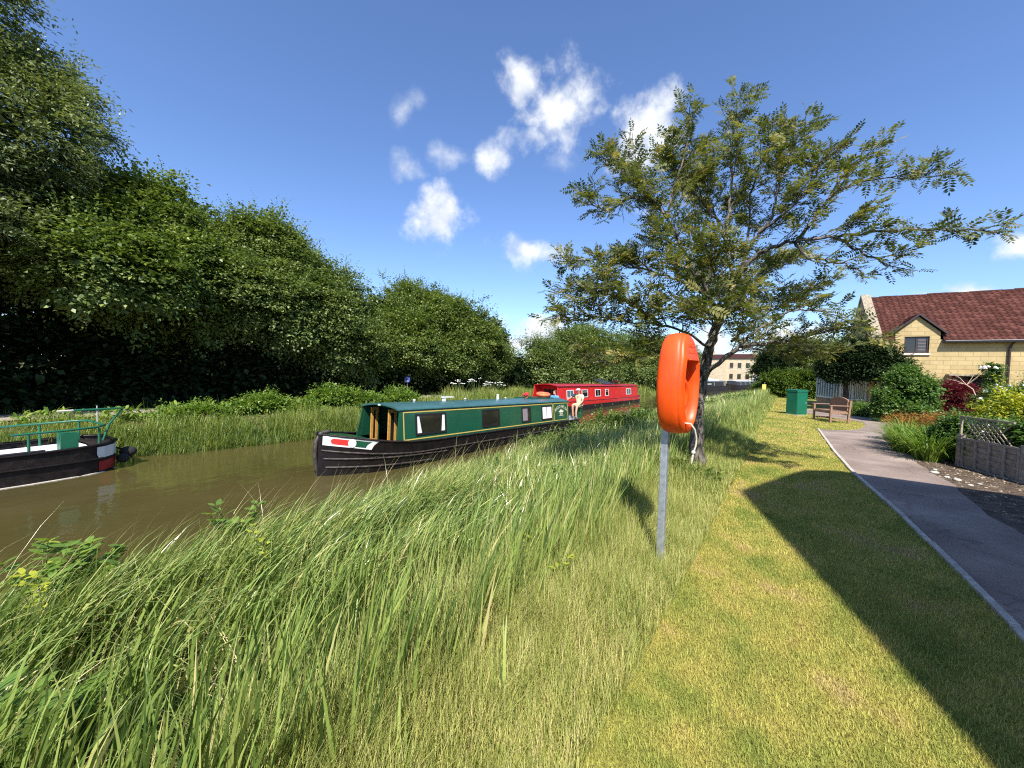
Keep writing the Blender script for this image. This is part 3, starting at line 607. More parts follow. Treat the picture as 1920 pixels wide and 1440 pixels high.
for y0, y1 in ((3.45, 4.45), (5.72, 6.68), (8.0, 9.02), (9.95, 10.62), (14.75, 16.0)):
    mb = MB(); C2.frame(mb, y0, y1, 1.0, 1.54, .045, .001, .018); w_ = mb.build('window', 'pvc_white', rb)
    mb = MB(); C2.slab(mb, y0+.045, y1-.045, 1.045, 1.495, .001, .008); mb.build('pane', 'pale_glass' if y0 > 14 or y0 < 4 else 'dark_glass', w_)
    mb = MB(); (C2.slab(mb, y0+.05, y1-.05, 1.36, 1.385, .008, .014) if y0 in (5.72, 9.95) else C2.slab(mb, (y0+y1)/2-.015, (y0+y1)/2+.015, 1.05, 1.49, .008, .014)); mb.build('glazing_bar', 'pvc_white', w_)
for y0, y1, tl in ((10.6, 12.5, .30), (12.9, 14.5, -.22)):
    t_ = Matrix.Rotation(tl, 3, 'Y'); mb = MB(); mb.box((0, (y0+y1)/2, 2.10), (1.2, y1-y0, .035), rot=t_); sp = mb.build('solar_panel', 'solar_black', rb)
    [MB().tube([(x_, y_, 1.83), (x_, y_, 2.05)], .015, 6).build('panel_leg', 'alu_frame', sp) for x_ in (-.3, .3) for y_ in (y0+.3, y1-.3)]
for y_ in (4.2, 7.6, 9.3): MB().tube([(.0, y_, 1.89), (0, y_, 1.99)], [.06, .07], 8).build('roof_vent', 'dark_frame', rb)
mb = MB(); mb.span((-.3, 13.0, 1.90), (.2, 13.8, 1.97)); mb.build('roof_box', 'white_paint', rb)
mb = MB(); mb.tube([(.9, 18.0, 1.62), (.85, 18.9, 1.58), (.45, 19.4, 1.56), (-.45, 19.4, 1.56), (-.85, 18.9, 1.58), (-.9, 18.0, 1.62)], .022, 6)
for p in ((.85, 18.9), (.45, 19.4), (-.45, 19.4), (-.85, 18.9)): mb.tube([(*p, .78), (*p, 1.58)], .02, 6)
mb.build('stern_rail', 'dark_frame', rb)

# --- barge stern at the far bank
ba = thing('barge', 'black hulled barge stern with white deck and green handrails, moored by the far bank', 'canal boat', (-14.02, 1.92, -1.1), .10)
H3 = Hull([(0, .50, .70, .30), (.10, .72, .69, .5), (.28, .87, .68, .7), (.7, .98, .66, .88), (1.5, 1.02, .64, .96), (4, 1.03, .63, 1.0), (14, 1.03, .64, 1.0)])
fwd_ = Matrix.Rotation(math.pi, 4, 'Z')
def flipy(o): o.data.transform(Matrix.Scale(-1, 4, (0, 1, 0))); o.data.flip_normals(); return o
h3 = flipy(H3.mesh(MB()).build('hull', 'worn_black', ba))
mb = MB()
for sd_ in (1, -1):
    mb.tube([(sd_*H3.at(y)[0], y, H3.at(y)[1]) for y in np.linspace(0, 14, 50)], .035, 6)
mb.tube([(-.5, 0, .70), (.5, 0, .70)], .035, 6); flipy(mb.build('gunwale', 'black_hull', h3))
mb = MB(); mb.tube(H3.line(.02, 14, .34, .008, 50), .03, 6); mb.tube(H3.line(.02, 14, .34, .008, 50, -1), .03, 6); flipy(mb.build('rubbing_strake', 'black_hull', h3))
mb = MB(); mb.tube(H3.line(.02, 14, .0, .006, 50), .018, 6); flipy(mb.build('waterline_band', 'pale_stone', h3))
flipy(H3.flank(MB(), .0, .42, cst(.05), lambda y: .32-.10*max(0, (y-.36)/.06)**2, .010).build('white_band', 'white_paint', h3))
flipy(H3.flank(MB(), .0, .38, cst(.40), cst(.63), .010).build('red_band', 'boat_red_dark', h3))
mb = MB(); H3.deck(mb, .42, 13.5, -.12, .14); flipy(mb.build('deck', 'deck_white', ba)); mb = MB(); H3.deck(mb, .0, .43, -.08, .06); flipy(mb.build('stern_plate', 'worn_black', ba))
def bar(name, pts, r=.022, mat='rail_green', par=ba): return MB().tube(pts, r, 8).build(name, mat, par)
rl = bar('handrail', [(.86, -1.66, 1.055), (.86, -.9, 1.07), (.84, -.42, 1.09), (.6, -.22, 1.10), (-.6, -.22, 1.10), (-.84, -.42, 1.09), (-.86, -1.8, 1.05)], .026)
for x_, y_ in ((.86, -1.42), (.80, -.36), (-.80, -.36), (-.86, -1.0), (-.86, -1.66)): bar('rail_post', [(x_, y_, .52), (x_, y_, 1.06)], .024, par=rl)
ti = bar('tiller', [(-.05, -.10, .62), (-.05, .02, 1.05), (-.05, .26, 1.40), (-.05, .22, 1.43), (-.05, -.6, 1.43)], .026); bar('tiller_grip', [(-.05, -.6, 1.43), (-.05, -.86, 1.425)], .024, 'pale_stone', ti)
bar('flag_staff', [(-.05, -.2, 1.1), (-.05, -.2, 1.52)], .008, 'white_paint')
mb = MB(); mb.span((.55, -.98, .51), (.86, -.70, 1.0)); mb.build('locker', 'rail_green', ba, .01)
mb = MB(); mb.tube([(.88, -1.95, .66), (.88, -1.2, .665)], .03, 8); mb.build('deck_rope', 'dark_frame', ba)
fe = thing('rope_fender', 'round black rope fender hanging at the barge stern', 'fender', (-13.75, 2.22, -.83))
MB().ball((0, 0, .06), .17, 12, 8, (1, 1.0, .8)).build('fender_ball', 'tyre_black', fe); MB().ball((.16, -.12, -.06), .12, 10, 7).build('fender_ball', 'tyre_black', fe); MB().tube([(-.3, -.3, .2), (0, 0, .1)], .02, 6).build('fender_strap', 'tyre_black', fe)

# --- far boats beyond the tree trunk
fb = thing('narrowboat', 'far black narrowboat carrying blue and white sheeting', 'canal boat', (-12.5, 66, -1.1), -.13)
H4 = Hull([(0.02, .1, 1.2, .05), (.6, .7, 1.1, .45), (1.6, 1.0, 1.0, .85), (3, 1.05, .95, 1.0), (16.5, 1.05, .95, 1.0), (17.6, .3, .95, .2)])
H4.mesh(MB()).build('hull', 'worn_black', fb); C4 = Cabin(.9, 1.75, .98, .9); c4 = C4.sides(MB(), 2, 15.5); c4.box((0, 2.02, 1.3), (1.85, .04, .9)); c4 = c4.build('cabin', 'black_hull', fb); C4.roof(MB(), 1.95, 15.6).build('roof', 'galvanised', fb)
C4.slab(MB(), 4.6, 6.7, 1.24, 1.37, .002, .01).build('name_plate', 'white_paint', c4)
[C4.slab(MB(), *a_, .002, .01).build('cabin_panel', 'stone_trim', c4) for a_ in ((8.1, 8.4, 1.0, 1.6), (14.0, 14.5, .95, 1.7), (15.0, 15.4, .95, 1.7))]
for (y_, sx_, sz, mt) in ((3.0, 1.5, .8, 'tarp_blue'), (4.6, 1.2, .9, 'tarp_white'), (6.3, 1.4, .95, 'tarp_blue'), (7.8, 1.2, .7, 'tarp_white'), (9.8, 1.8, .55, 'tarp_white'), (12, 1.6, .5, 'tarp_white')):
    MB().ball((0, y_, 1.85), 1, 9, 6, (.7, sx_*.6, sz*.6)).build('sheeting', mt, fb)
fb2 = thing('narrowboat', 'low dark blue narrowboat behind the far black one', 'canal boat', (-9.8, 86, -1.1), -.2)
H4.mesh(MB()).build('hull', 'worn_black', fb2); c4 = C4.sides(MB(), 2, 15.5); c4.box((0, 2.02, 1.3), (1.85, .04, .9)); c4.build('cabin', 'dark_cloth', fb2); C4.roof(MB(), 1.95, 15.6).build('roof', 'tarp_white', fb2)
[C4.frame(MB(), y_, y_+.8, 1.1, 1.55, .06, .002, .02).build('window', 'alu_frame', fb2) for y_ in (4, 7, 10, 13)]

# ------------------------------------------------------------------ people
def skinned(name, J, E_, mat, parent, root=0, sub=2):
    me = bpy.data.meshes.new(name); me.from_pydata([j[:3] for j in J], E_, []); o = obj(name, me, mat, parent)
    md = o.modifiers.new('skin', 'SKIN'); md.use_smooth_shade = True
    for i, j in enumerate(J):
        s_ = me.skin_vertices[0].data[i]; s_.radius = (j[3], j[3] if len(j) < 5 else j[4]); s_.use_root = (i == root)
    o.modifiers.new('smooth', 'SUBSURF').levels = sub; o.modifiers['smooth'].render_levels = sub
    return o
def chain(k, n): return [(i, i+1) for i in range(k, k+n-1)]
def hand(J, E_, wrist, d, side, nrm):
    """palm and five fingers grown from the wrist joint"""
    d, side, nrm = Vector(d).normalized(), Vector(side).normalized(), Vector(nrm).normalized(); w = Vector(J[wrist][:3])
    pm = w+d*.07; J.append((*pm, .030, .016)); p0 = len(J)-1; E_.append((wrist, p0))
    for k, (off, ln) in enumerate(((-.032, .062), (-.011, .074), (.011, .070), (.032, .055))):
        a = pm+d*.035+side*off; b_ = a+d*ln*.55-nrm*.010; c = b_+d*ln*.4-nrm*.026; n0 = len(J); J += [(*a, .0095), (*b_, .0085), (*c, .0075)]; E_ += [(p0, n0), (n0, n0+1), (n0+1, n0+2)]
    a = w+d*.04-side*.040; b_ = a+d*.035-side*.022; n0 = len(J); J += [(*a, .011), (*b_, .009)]; E_ += [(wrist, n0), (n0, n0+1)]
def person(label, loc, pose, group=None): return thing('person', label, 'person', loc, 0, group)
# man steering: local frame at the seat, facing the bow (-y)
man = person('man in pink cap, cream shirt and khaki shorts seated at the green boat stern', (-8.62, 17.78, -.60), None)
J = [(0, .02, .52, .13, .11), (0, .05, .72, .13, .10), (0, .02, .95, .15, .10), (0, -.02, 1.06, .07), (0, -.06, 1.13, .05),
     (.10, 0, .50, .09), (.13, -.45, .52, .062), (.13, -.52, .22, .052), (.13, -.50, -.03, .04), (.13, -.62, -.06, .038, .03), (.13, -.70, -.065, .03, .02),
     (-.10, 0, .50, .09), (-.14, -.40, .55, .062), (-.14, -.36, .25, .052), (-.14, -.30, -.03, .04), (-.14, -.42, -.06, .038, .03), (-.14, -.50, -.065, .03, .02),
     (.20, 0, 1.00, .058), (.26, -.10, .76, .044), (.20, -.28, .60, .034), (.18, -.34, .565, .026, .022),
     (-.20, -.03, 1.00, .058), (-.25, -.34, .93, .044), (-.20, -.62, .88, .034), (-.20, -.69, .87, .026, .022)]
E_ = [(0, 1), (1, 2), (2, 3), (3, 4), (0, 5), (5, 6), (6, 7), (7, 8), (8, 9), (9, 10), (0, 11), (11, 12), (12, 13), (13, 14), (14, 15), (15, 16), (2, 17), (17, 18), (18, 19), (19, 20), (2, 21), (21, 22), (22, 23), (23, 24)]
hand(J, E_, 20, (0, -.9, -.35), (1, 0, 0), (0, -.35, .9)); hand(J, E_, 24, (0, -1, -.1), (1, 0, 0), (0, -.1, 1))
# head belongs to the same continuous surface
k = len(J); J += [(0, -.075, 1.19, .075, .085), (0, -.085, 1.27, .085, .098), (0, -.075, 1.34, .062, .07), (0, -.185, 1.235, .014), (0, -.16, 1.185, .03, .016), (.088, -.06, 1.25, .016, .02), (-.088, -.06, 1.25, .016, .02)]
E_ += [(4, k), (k, k+1), (k+1, k+2), (k+1, k+3), (k, k+4), (k+1, k+5), (k+1, k+6)]
skinned('body', J, E_, 'skin', man)
[MB().ball((sx_*.034, -.172, 1.268), .011, 6, 5).build('eye', 'dark_cloth', man) for sx_ in (-1, 1)]
mb = MB(); mb.tube([(-.025, -.178, 1.198), (.025, -.178, 1.198)], .005, 5); mb.build('mouth', 'cap_pink', man)
J = [(0, .02, .50, .155, .13), (0, .05, .72, .155, .125), (0, .02, .95, .175, .12), (0, -.02, 1.05, .08), (.21, 0, 1.0, .082), (.255, -.09, .80, .066), (-.21, -.03, 1.0, .082), (-.245, -.26, .945, .066)]
skinned('shirt', J, [(0, 1), (1, 2), (2, 3), (2, 4), (4, 5), (2, 6), (6, 7)], 'shirt_cream', man)
skinned('shorts', [(0, .03, .54, .155, .13), (.10, 0, .50, .115), (.13, -.36, .52, .088), (-.10, 0, .50, .115), (-.14, -.32, .545, .088)], [(0, 1), (1, 2), (0, 3), (3, 4)], 'shorts_khaki', man)
mb = MB(); mb.ball((0, -.078, 1.305), .108, 12, 7, (1, 1.1, .75)); mb.box((0, -.20, 1.30), (.16, .14, .016), rot=Matrix.Rotation(.2, 3, 'X')); mb.build('cap', 'cap_pink', man)
mb = MB(); mb.tube([(-.20, -.05, 1.03), (-.235, -.20, .97), (-.25, -.33, .93)], [.085, .075, .06], 8); mb.build('dark_sleeve', 'dark_cloth', man)
for x_, y_ in ((.13, -.5), (-.14, -.3)): MB().ball((x_, y_-.1, -.055), .06, 8, 6, (.8, 2.2, .75)).build('shoe', 'dark_cloth', man)
# woman in the hatch
wo = person('woman with brown hair in a blue top standing in the green boat hatch', (-9.52, 16.9, -.95), None)
J = [(0, 0, .88, .13, .10), (0, 0, 1.08, .12, .09), (0, 0, 1.26, .14, .09), (0, 0, 1.36, .05), (0, -.02, 1.43, .066, .078), (0, -.03, 1.50, .075, .085), (0, -.02, 1.565, .05, .055), (0, -.12, 1.47, .012), (0, -.10, 1.42, .024, .014),
     (.09, 0, .84, .085), (.09, 0, .45, .06), (.09, 0, .06, .045), (.09, -.12, .035, .035, .025), (-.09, 0, .84, .085), (-.09, 0, .45, .06), (-.09, 0, .06, .045), (-.09, -.12, .035, .035, .025),
     (.17, 0, 1.30, .05), (.25, -.03, 1.08, .038), (.16, -.22, 1.05, .030), (.11, -.28, 1.06, .024, .02), (-.17, 0, 1.30, .05), (-.25, -.03, 1.08, .038), (-.16, -.22, 1.05, .030), (-.11, -.28, 1.06, .024, .02)]
E_ = [(0, 1), (1, 2), (2, 3), (3, 4), (4, 5), (5, 6), (5, 7), (4, 8), (0, 9), (9, 10), (10, 11), (11, 12), (0, 13), (13, 14), (14, 15), (15, 16), (2, 17), (17, 18), (18, 19), (19, 20), (2, 21), (21, 22), (22, 23), (23, 24)]
hand(J, E_, 20, (-.6, -.7, 0), (.7, -.6, 0), (0, 0, 1)); hand(J, E_, 24, (.6, -.7, 0), (.7, .6, 0), (0, 0, 1))
skinned('body', J, E_, 'skin', wo)
[MB().ball((sx_*.03, -.108, 1.50), .010, 6, 5).build('eye', 'dark_cloth', wo) for sx_ in (-1, 1)]
mb = MB(); mb.ball((0, .015, 1.53), .098, 12, 8, (1, 1.05, 1)); mb.ball((0, .05, 1.42), .085, 10, 7, (1.1, .7, 1.3)); mb.build('hair', 'hair_brown', wo)
skinned('top', [(0, 0, .86, .15, .12), (0, 0, 1.08, .14, .11), (0, 0, 1.25, .16, .11), (0, 0, 1.335, .07), (.18, 0, 1.29, .07), (.235, -.02, 1.12, .056), (-.18, 0, 1.29, .07), (-.235, -.02, 1.12, .056)], [(0, 1), (1, 2), (2, 3), (2, 4), (4, 5), (2, 6), (6, 7)], 'blue_top', wo)
skinned('trousers', [(0, 0, .88, .14, .115), (.09, 0, .82, .10), (.09, 0, .45, .075), (.09, 0, .10, .06), (-.09, 0, .82, .10), (-.09, 0, .45, .075), (-.09, 0, .10, .06)], [(0, 1), (1, 2), (2, 3), (0, 4), (4, 5), (5, 6)], 'dark_cloth', wo)

# ------------------------------------------------------------------ life ring housing on its post
HX, HY, HZ = -.715, 3.25, 1.53
hs = thing('lifebuoy_housing', 'orange plastic lifebuoy housing on a grey steel post at the lawn edge', 'lifebuoy station', (HX, HY, 0), R(-7))
mb = MB(); mb.box((-.085, 0, .60), (.058, .048, 1.25)); mb.build('post', 'galvanised', hs, .006)
def outline(ry, rz, n=96, clip=None, p=2.35):
    o = []
    for k in range(n):
        a = 2*math.pi*k/n; c, s_ = math.cos(a), math.sin(a); y = ry*math.copysign(abs(c)**(2/p), c); z_ = rz*math.copysign(abs(s_)**(2/p), s_)
        z_ *= 1.0 if s_ > 0 else .99; y *= 1-.10*(z_/rz) if z_ > 0 else 1-.04*(-z_/rz)
        if clip is not None: z_ = min(z_, clip)
        o.append((y*.80, z_))
    return o
def rg(x, ry, rz, clip=None, dx=None): return [(x*.88+(dx(z_) if dx else 0), y, HZ+z_) for y, z_ in outline(ry, rz, clip=clip)]
hood = lambda z_: -.030*max(0, (z_-.20)/.2)
rings = [rg(-.125, .02, .03), rg(-.125, .17, .28), rg(-.120, .215, .345), rg(-.105, .243, .378), rg(-.08, .256, .393), rg(-.03, .262, .400), rg(.03, .261, .399), rg(.065, .256, .393, dx=hood), rg(.072, .252, .389, dx=hood), rg(.082, .254, .391, dx=hood), rg(.100, .248, .385, dx=hood), rg(.112, .234, .368, dx=hood),
         rg(.116, .214, .345, .205), rg(.122, .205, .335, .192), rg(.118, .195, .325, .182), rg(.05, .190, .318, .178), rg(-.085, .185, .31, .170), rg(-.09, .02, .03)]
MB().loft(rings, True, True).build('shell', 'orange_plastic', hs)
for r_, (zz, w_) in enumerate(((.300, .12), (.250, .17))):
    yy = -w_/2; mb = MB()
    while yy < w_/2:
        ln = random.uniform(.012, .02); mb.box((.084+(.325-zz)*.13, yy+ln/2, HZ+zz), (.006, ln, .024), rot=Matrix.Rotation(-.25, 3, 'Y')); yy += ln+.012
    mb.build('moulded_lettering', 'orange_plastic', hs)
mb = MB(); mb.span((.05, -.105, HZ+.181), (.118, .105, HZ+.192)); mb.build('hood_lip', 'orange_plastic', hs, .004)
ring('lifebuoy', 'orange lifebuoy stored inside the orange housing', (HX+.0, HY, HZ-.085), .105, .05, (0, math.pi/2, R(-7)), 'orange_plastic')
rp = thing('rope', 'short white knotted rope hanging from the orange housing', 'rope', (HX, HY, 0))
MB().tube([(.02, -.06, 1.19), (.09, -.12, 1.235), (.125, -.12, 1.235), (.15, -.09, 1.19), (.16, -.06, 1.12), (.155, -.05, 1.06), (.145, -.06, 1.02)], .0065, 6).build('rope_strand', 'rope_white', rp)
MB().ball((.142, -.06, 1.01), .016, 8, 6).build('knot', 'rope_white', rp); MB().tube([(.142, -.06, 1.0), (.136, -.062, .96), (.132, -.06, .925)], [.008, .009, .006], 6).build('rope_tail', 'rope_white', rp)

# ------------------------------------------------------------------ stone cottage
ho = thing('house', 'cream block cottage with red tiled roof and small wall dormer', 'house', (3.27, 26.3, 0), R(3))
mb = MB(); wt = .3
for poly in ([(0, 0), (1.17, 0), (1.17, 3.6), (0, 3.6)], [(1.17, 0), (2.03, 0), (2.03, 2.96), (1.17, 2.96)], [(2.03, 0), (2.80, 0), (2.80, 3.6), (2.03, 3.6)], [(2.80, 1.9), (4.05, 1.9), (4.05, 3.6), (2.80, 3.6)], [(4.05, 0), (10.5, 0), (10.5, 3.6), (4.05, 3.6)],
             [(.84, 3.6), (1.17, 3.6), (1.17, 3.76), (2.03, 3.76), (2.03, 3.6), (2.38, 3.6), (2.38, 3.95), (1.61, 4.72), (.84, 3.95)]):
    mb.prism(poly, 0, wt, 'y')
mb.prism([(.3, 0), (6.2, 0), (6.2, 3.55), (3.1, 6.15), (.3, 3.80)], 0, .3, 'x'); mb.prism([(.3, 0), (6.2, 0), (6.2, 3.5), (3.1, 6.0), (.3, 3.6)], 10.2, 10.5, 'x'); mb.span((.3, 5.9, 0), (10.2, 6.2, 3.5))
mb.build('wall', 'cream_blocks', ho)
# tiled front slope: every course stepped, every tile a wave, colour per tile
def tiles(u0, u1, v0, z0, v1, z1, nc, tw_, cut=None):
    V = []; Q = []; var = []; nt_ = int((u1-u0)/tw_); k = 6; us = np.arange(nt_*k+1)*tw_/k+u0; ph = (np.arange(nt_*k+1) % k)/k
    pr = .046*np.maximum(np.sin(ph*2*math.pi), -.35)
    nv, nzv = -(z1-z0), (v1-v0); ln = math.hypot(nv, nzv); nv, nzv = nv/ln, nzv/ln
    for c in range(nc):
        a, b_ = c/nc, (c+1.12)/nc; o = len(V); tv = rng.random(nt_)
        for t_, lift in ((a, .045), (a, .0), (b_, .012)):
            for j, u in enumerate(us):
                h_ = (pr[j]+lift) if lift != 0 else 0; V.append((u, v0+(v1-v0)*t_+nv*h_+random.uniform(-.003, .003), z0+(z1-z0)*t_+nzv*h_))
        n_ = len(us)
        for j in range(n_-1):
            vm_ = v0+(v1-v0)*a; um = us[j]
            if cut and cut(um, vm_): continue
            tvv = tv[j//k]*.75+.12
            Q.append((o+j, o+j+1, o+2*n_+j+1, o+2*n_+j)); var.append(tvv); Q.append((o+n_+j, o+n_+j+1, o+j+1, o+j)); var.append(max(0, tvv-.2))
    return V, Q, var
V, Q, var = tiles(.34, 10.5, -.24, 3.52, 3.1, 6.2, 16, .215, lambda u, v: .80 < u < 2.42 and v < .30)
rf = obj('roof', np_mesh('roof', V, Q, var, True), 'roof_tile', ho)
MB().add([(.3, 3.1, 6.18), (10.5, 3.1, 6.18), (10.5, 6.4, 3.45), (.3, 6.4, 3.45)], [(0, 1, 2, 3)]).build('rear_slope', 'roof_tile', rf)
mb = MB()
for i in range(27):
    u = .36+i*.375; hh = random.uniform(-.012, .025); mb.tube([(u, 3.1, 6.17+hh), (u+.37, 3.1, 6.17+hh+random.uniform(-.01, .01))], .095, 8)
mb.build('ridge_tile', 'roof_tile', rf)
V, Q, var = tiles(-.12, 1.75, 0, 0, 1, 1, 6, .19)
V = np.array(V); Vl = np.stack([.68+V[:, 1]*.93, V[:, 0], 3.86+V[:, 2]*.96], 1); Vr = np.stack([2.54-V[:, 1]*.93, V[:, 0], 3.86+V[:, 2]*.96], 1)
dr = obj('dormer_roof', np_mesh('dormer_roof', np.r_[Vl, Vr], np.r_[np.array(Q), np.array(Q)+len(V)], var+var, True), 'roof_tile', ho)
mb = MB(); mb.loft([[(.62, -.15, 3.80), (.62, -.11, 3.80), (.62, -.11, 3.89), (.62, -.15, 3.89)], [(1.61, -.15, 4.76), (1.61, -.11, 4.76), (1.61, -.11, 4.86), (1.61, -.15, 4.86)], [(2.60, -.15, 3.80), (2.60, -.11, 3.80), (2.60, -.11, 3.89), (2.60, -.15, 3.89)]]); mb.build('barge_board', 'brown_pipe', dr)
mb = MB(); mb.add([(.66, -.11, 3.83), (.66, .02, 3.83), (1.61, .02, 4.80), (1.61, -.11, 4.80), (2.56, .02, 3.83), (2.56, -.11, 3.83)], [(0, 1, 2, 3), (3, 2, 4, 5)]); mb.build('soffit', 'brown_pipe', dr)
# coping on the gable, stone kneeler
mb = MB()
mb.loft([[(-.05, -.10, 3.70), (.36, -.10, 3.70), (.36, -.10, 3.86), (-.05, -.10, 3.86)], [(-.05, 3.1, 6.26), (.36, 3.1, 6.26), (.36, 3.1, 6.43), (-.05, 3.1, 6.43)], [(-.05, 6.3, 3.70), (.36, 6.3, 3.70), (.36, 6.3, 3.86), (-.05, 6.3, 3.86)]]); mb.span((-.06, -.16, 3.42), (.38, .29, 3.70)); mb.build('coping', 'stone_trim', ho, .015)
[MB().span((a_, -.30, 3.42), (b_, -.17, 3.54)).build('gutter', 'gutter_dark', ho, .02) for a_, b_ in ((2.46, 10.6), (.40, .76))]
mb = MB(); mb.span((2.46, -.17, 3.44), (10.5, -.002, 3.50)); mb.build('eaves_board', 'gutter_dark', ho)
for u in (.22, 4.50): MB().tube([(u+.05, -.22, 3.42), (u+.02, -.10, 3.30), (u, -.06, 3.15), (u, -.06, .1)], .045, 8).build('downpipe', 'brown_pipe', ho)
mb = MB(); mb.span((1.17, .06, 2.96), (1.24, .12, 3.76)); mb.span((1.96, .06, 2.96), (2.03, .12, 3.76)); mb.span((1.24, .06, 3.70), (1.96, .12, 3.76)); mb.span((1.24, .06, 2.96), (1.96, .12, 3.02)); mb.span((1.58, .065, 3.02), (1.63, .115, 3.70)); w_ = mb.build('window', 'brown_pipe', ho)
MB().span((1.24, .10, 3.02), (1.96, .11, 3.70)).build('pane', 'dark_glass', w_); MB().span((1.13, -.07, 2.87), (2.07, .05, 2.957)).build('sill', 'pale_sill', w_)
mb = MB(); [mb.span((1.66, .085, z_), (1.93, .095, z_+.02)) for z_ in np.arange(3.06, 3.66, .07)]; mb.build('blind', 'curtain_grey', w_)
[MB().span((a_, .14, 0), (b_, .18, 1.86)).build('door', 'dark_frame', ho) for a_, b_ in ((2.86, 3.4), (3.44, 4.0))]; mb = MB(); mb.span((2.62, -.42, 1.90), (4.22, -.002, 1.98)); mb.build('door_canopy', 'stone_trim', ho, .01)
MB().span((-.03, 3.9, 2.3), (-.002, 4.4, 3.4)).build('gable_window', 'dark_glass', ho)
# glazed bay on the canal gable
FP = [(-.02, .55), (-1.02, .75), (-1.72, 3.5), (-1.45, 5.4), (-.02, 5.6)]
by = MB(); by.prism([(p[0], p[1]) for p in FP], 0, .52, 'z'); by = by.build('bay_window', 'plinth_brick', ho)
mbf, mbp, mbb = MB(), MB(), MB()
for i in range(4):
    a, b_ = Vector((*FP[i], 0)), Vector((*FP[i+1], 0)); ln = (b_-a).length; d = (b_-a)/ln; ang = math.atan2(d.y, d.x); nrm = Vector((d.y, -d.x, 0))*(-1)
    nm = {0: 2, 1: 9, 2: 5, 3: 2}[i]
    for k in range(nm+1):
        c = a+d*ln*k/nm; mbf.box((c.x, c.y, 1.23), (.06, .07, 1.42), ang)
    c = (a+b_)/2
    for z_, hh in ((.56, .07), (1.90, .09), (1.58, .035)): mbf.box((c.x, c.y, z_), (ln-.08, .06, hh), ang)
    mbp.box((c.x-nrm.x*0, c.y, 1.22), (ln-.02, .012, 1.30), ang)
    if i == 0:
        for k in range(14):
            p = a+d*ln*(k+.5)/14+Vector((0, -.012, 0)); mbb.box((p.x, p.y, 1.22), (.045, .006, 1.2), ang)
mbf.build('glazing_frame', 'pvc_white', by); mbp.build('pane', 'pale_glass', by); mbb.build('blind', 'curtain', by)
mb = MB(); mb.add([(p[0]*1.06, p[1], 1.95) for p in FP]+[(-.01, 2.0, 2.55), (-.01, 5.0, 2.55)], [(0, 1, 5), (1, 2, 6, 5), (2, 3, 6), (3, 4, 6)]); mb.build('bay_roof', 'curtain_grey', by)

# unseen house added beside the camera, outline shaped to shade lawn and path
shadow_house = thing('house', 'unseen stone house added beside the path, roofline shaped to shade the lawn', 'house', (3.6, 0, 0))
prof = [(-5.5, 0), (5.6, 0), (5.94, 3.4), (5.4, 4.4), (4.6, 5.56), (4.25, 6.26), (3.2, 7.24), (2.3, 7.72), (-.10, 8.9), (-1.89, 6.2), (-5.5, .7)]
MB().prism(prof, 0, 5.4, 'x').build('wall', 'cream_blocks', shadow_house)
mb = MB(); P = prof[2:]; 
for i in range(len(P)-1):
    (a, za), (b_, zb) = P[i], P[i+1]; ln = math.hypot(b_-a, zb-za); n_ = (-(zb-za)/ln*-.06, (b_-a)/ln*-.06)
    mb.add([(-.004+x_, a+o*n_[0], za+o*n_[1]) for o in (0, 1) for x_ in (0, 5.42)]+[(-.004+x_, b_+o*n_[0], zb+o*n_[1]) for o in (0, 1) for x_ in (0, 5.42)], [(2, 3, 7, 6), (0, 2, 6, 4), (1, 3, 7, 5)])
mb.build('roof', 'roof_tile', shadow_house)

# far stone terrace
te = thing('house', 'long old stone terrace house far beyond the moored boats', 'house', (-15.6, 108, -.25), R(4))
mb = MB(); mb.span((2.6, 0, 0), (13.5, 7, 6.3)); mb.span((-3.5, -1.2, 0), (2.6, 7, 6.1)); mb.build('wall', 'old_stone', te)
mb = MB(); mb.prism([(-.3, 6.3), (7.3, 6.3), (3.5, 7.5)], 2.6, 13.6, 'x'); mb.prism([(-1.5, 6.1), (7.3, 6.1), (3.5, 7.4)], -3.6, 2.58, 'x'); mb.build('roof', 'roof_tile', te)
mb = MB(); mb.span((2.5, -.12, 6.0), (13.6, -.003, 6.3)); mb.build('cornice', 'stone_trim', te)
for r_, zz in ((0, 1.2), (1, 3.9)):
    for k in range(6):
        u = 3.5+k*1.7
        if r_ == 0 and k == 3: continue
        w_ = MB().span((u, -.05, zz), (u+.75, -.002, zz+1.25)).build('window', 'dark_glass', te); MB().span((u-.08, -.10, zz-.12), (u+.83, -.004, zz)).build('sill', 'pale_sill', w_)
MB().span((8.4, -.06, 0), (9.6, -.002, 2.3)).build('door', 'pvc_white', te)
[MB().span((u, 3.1, 7.0), (u+.9, 3.9, 8.3)).build('chimney', 'old_stone', te) for u in (-1, 3.2, 8.2)]

# ------------------------------------------------------------------ bench, cabinet, fence, signs
be = thing('park_bench', 'weathered wooden garden bench with arched back on the grass by the path', 'bench', (1.30, 18.75, 0), R(-64))
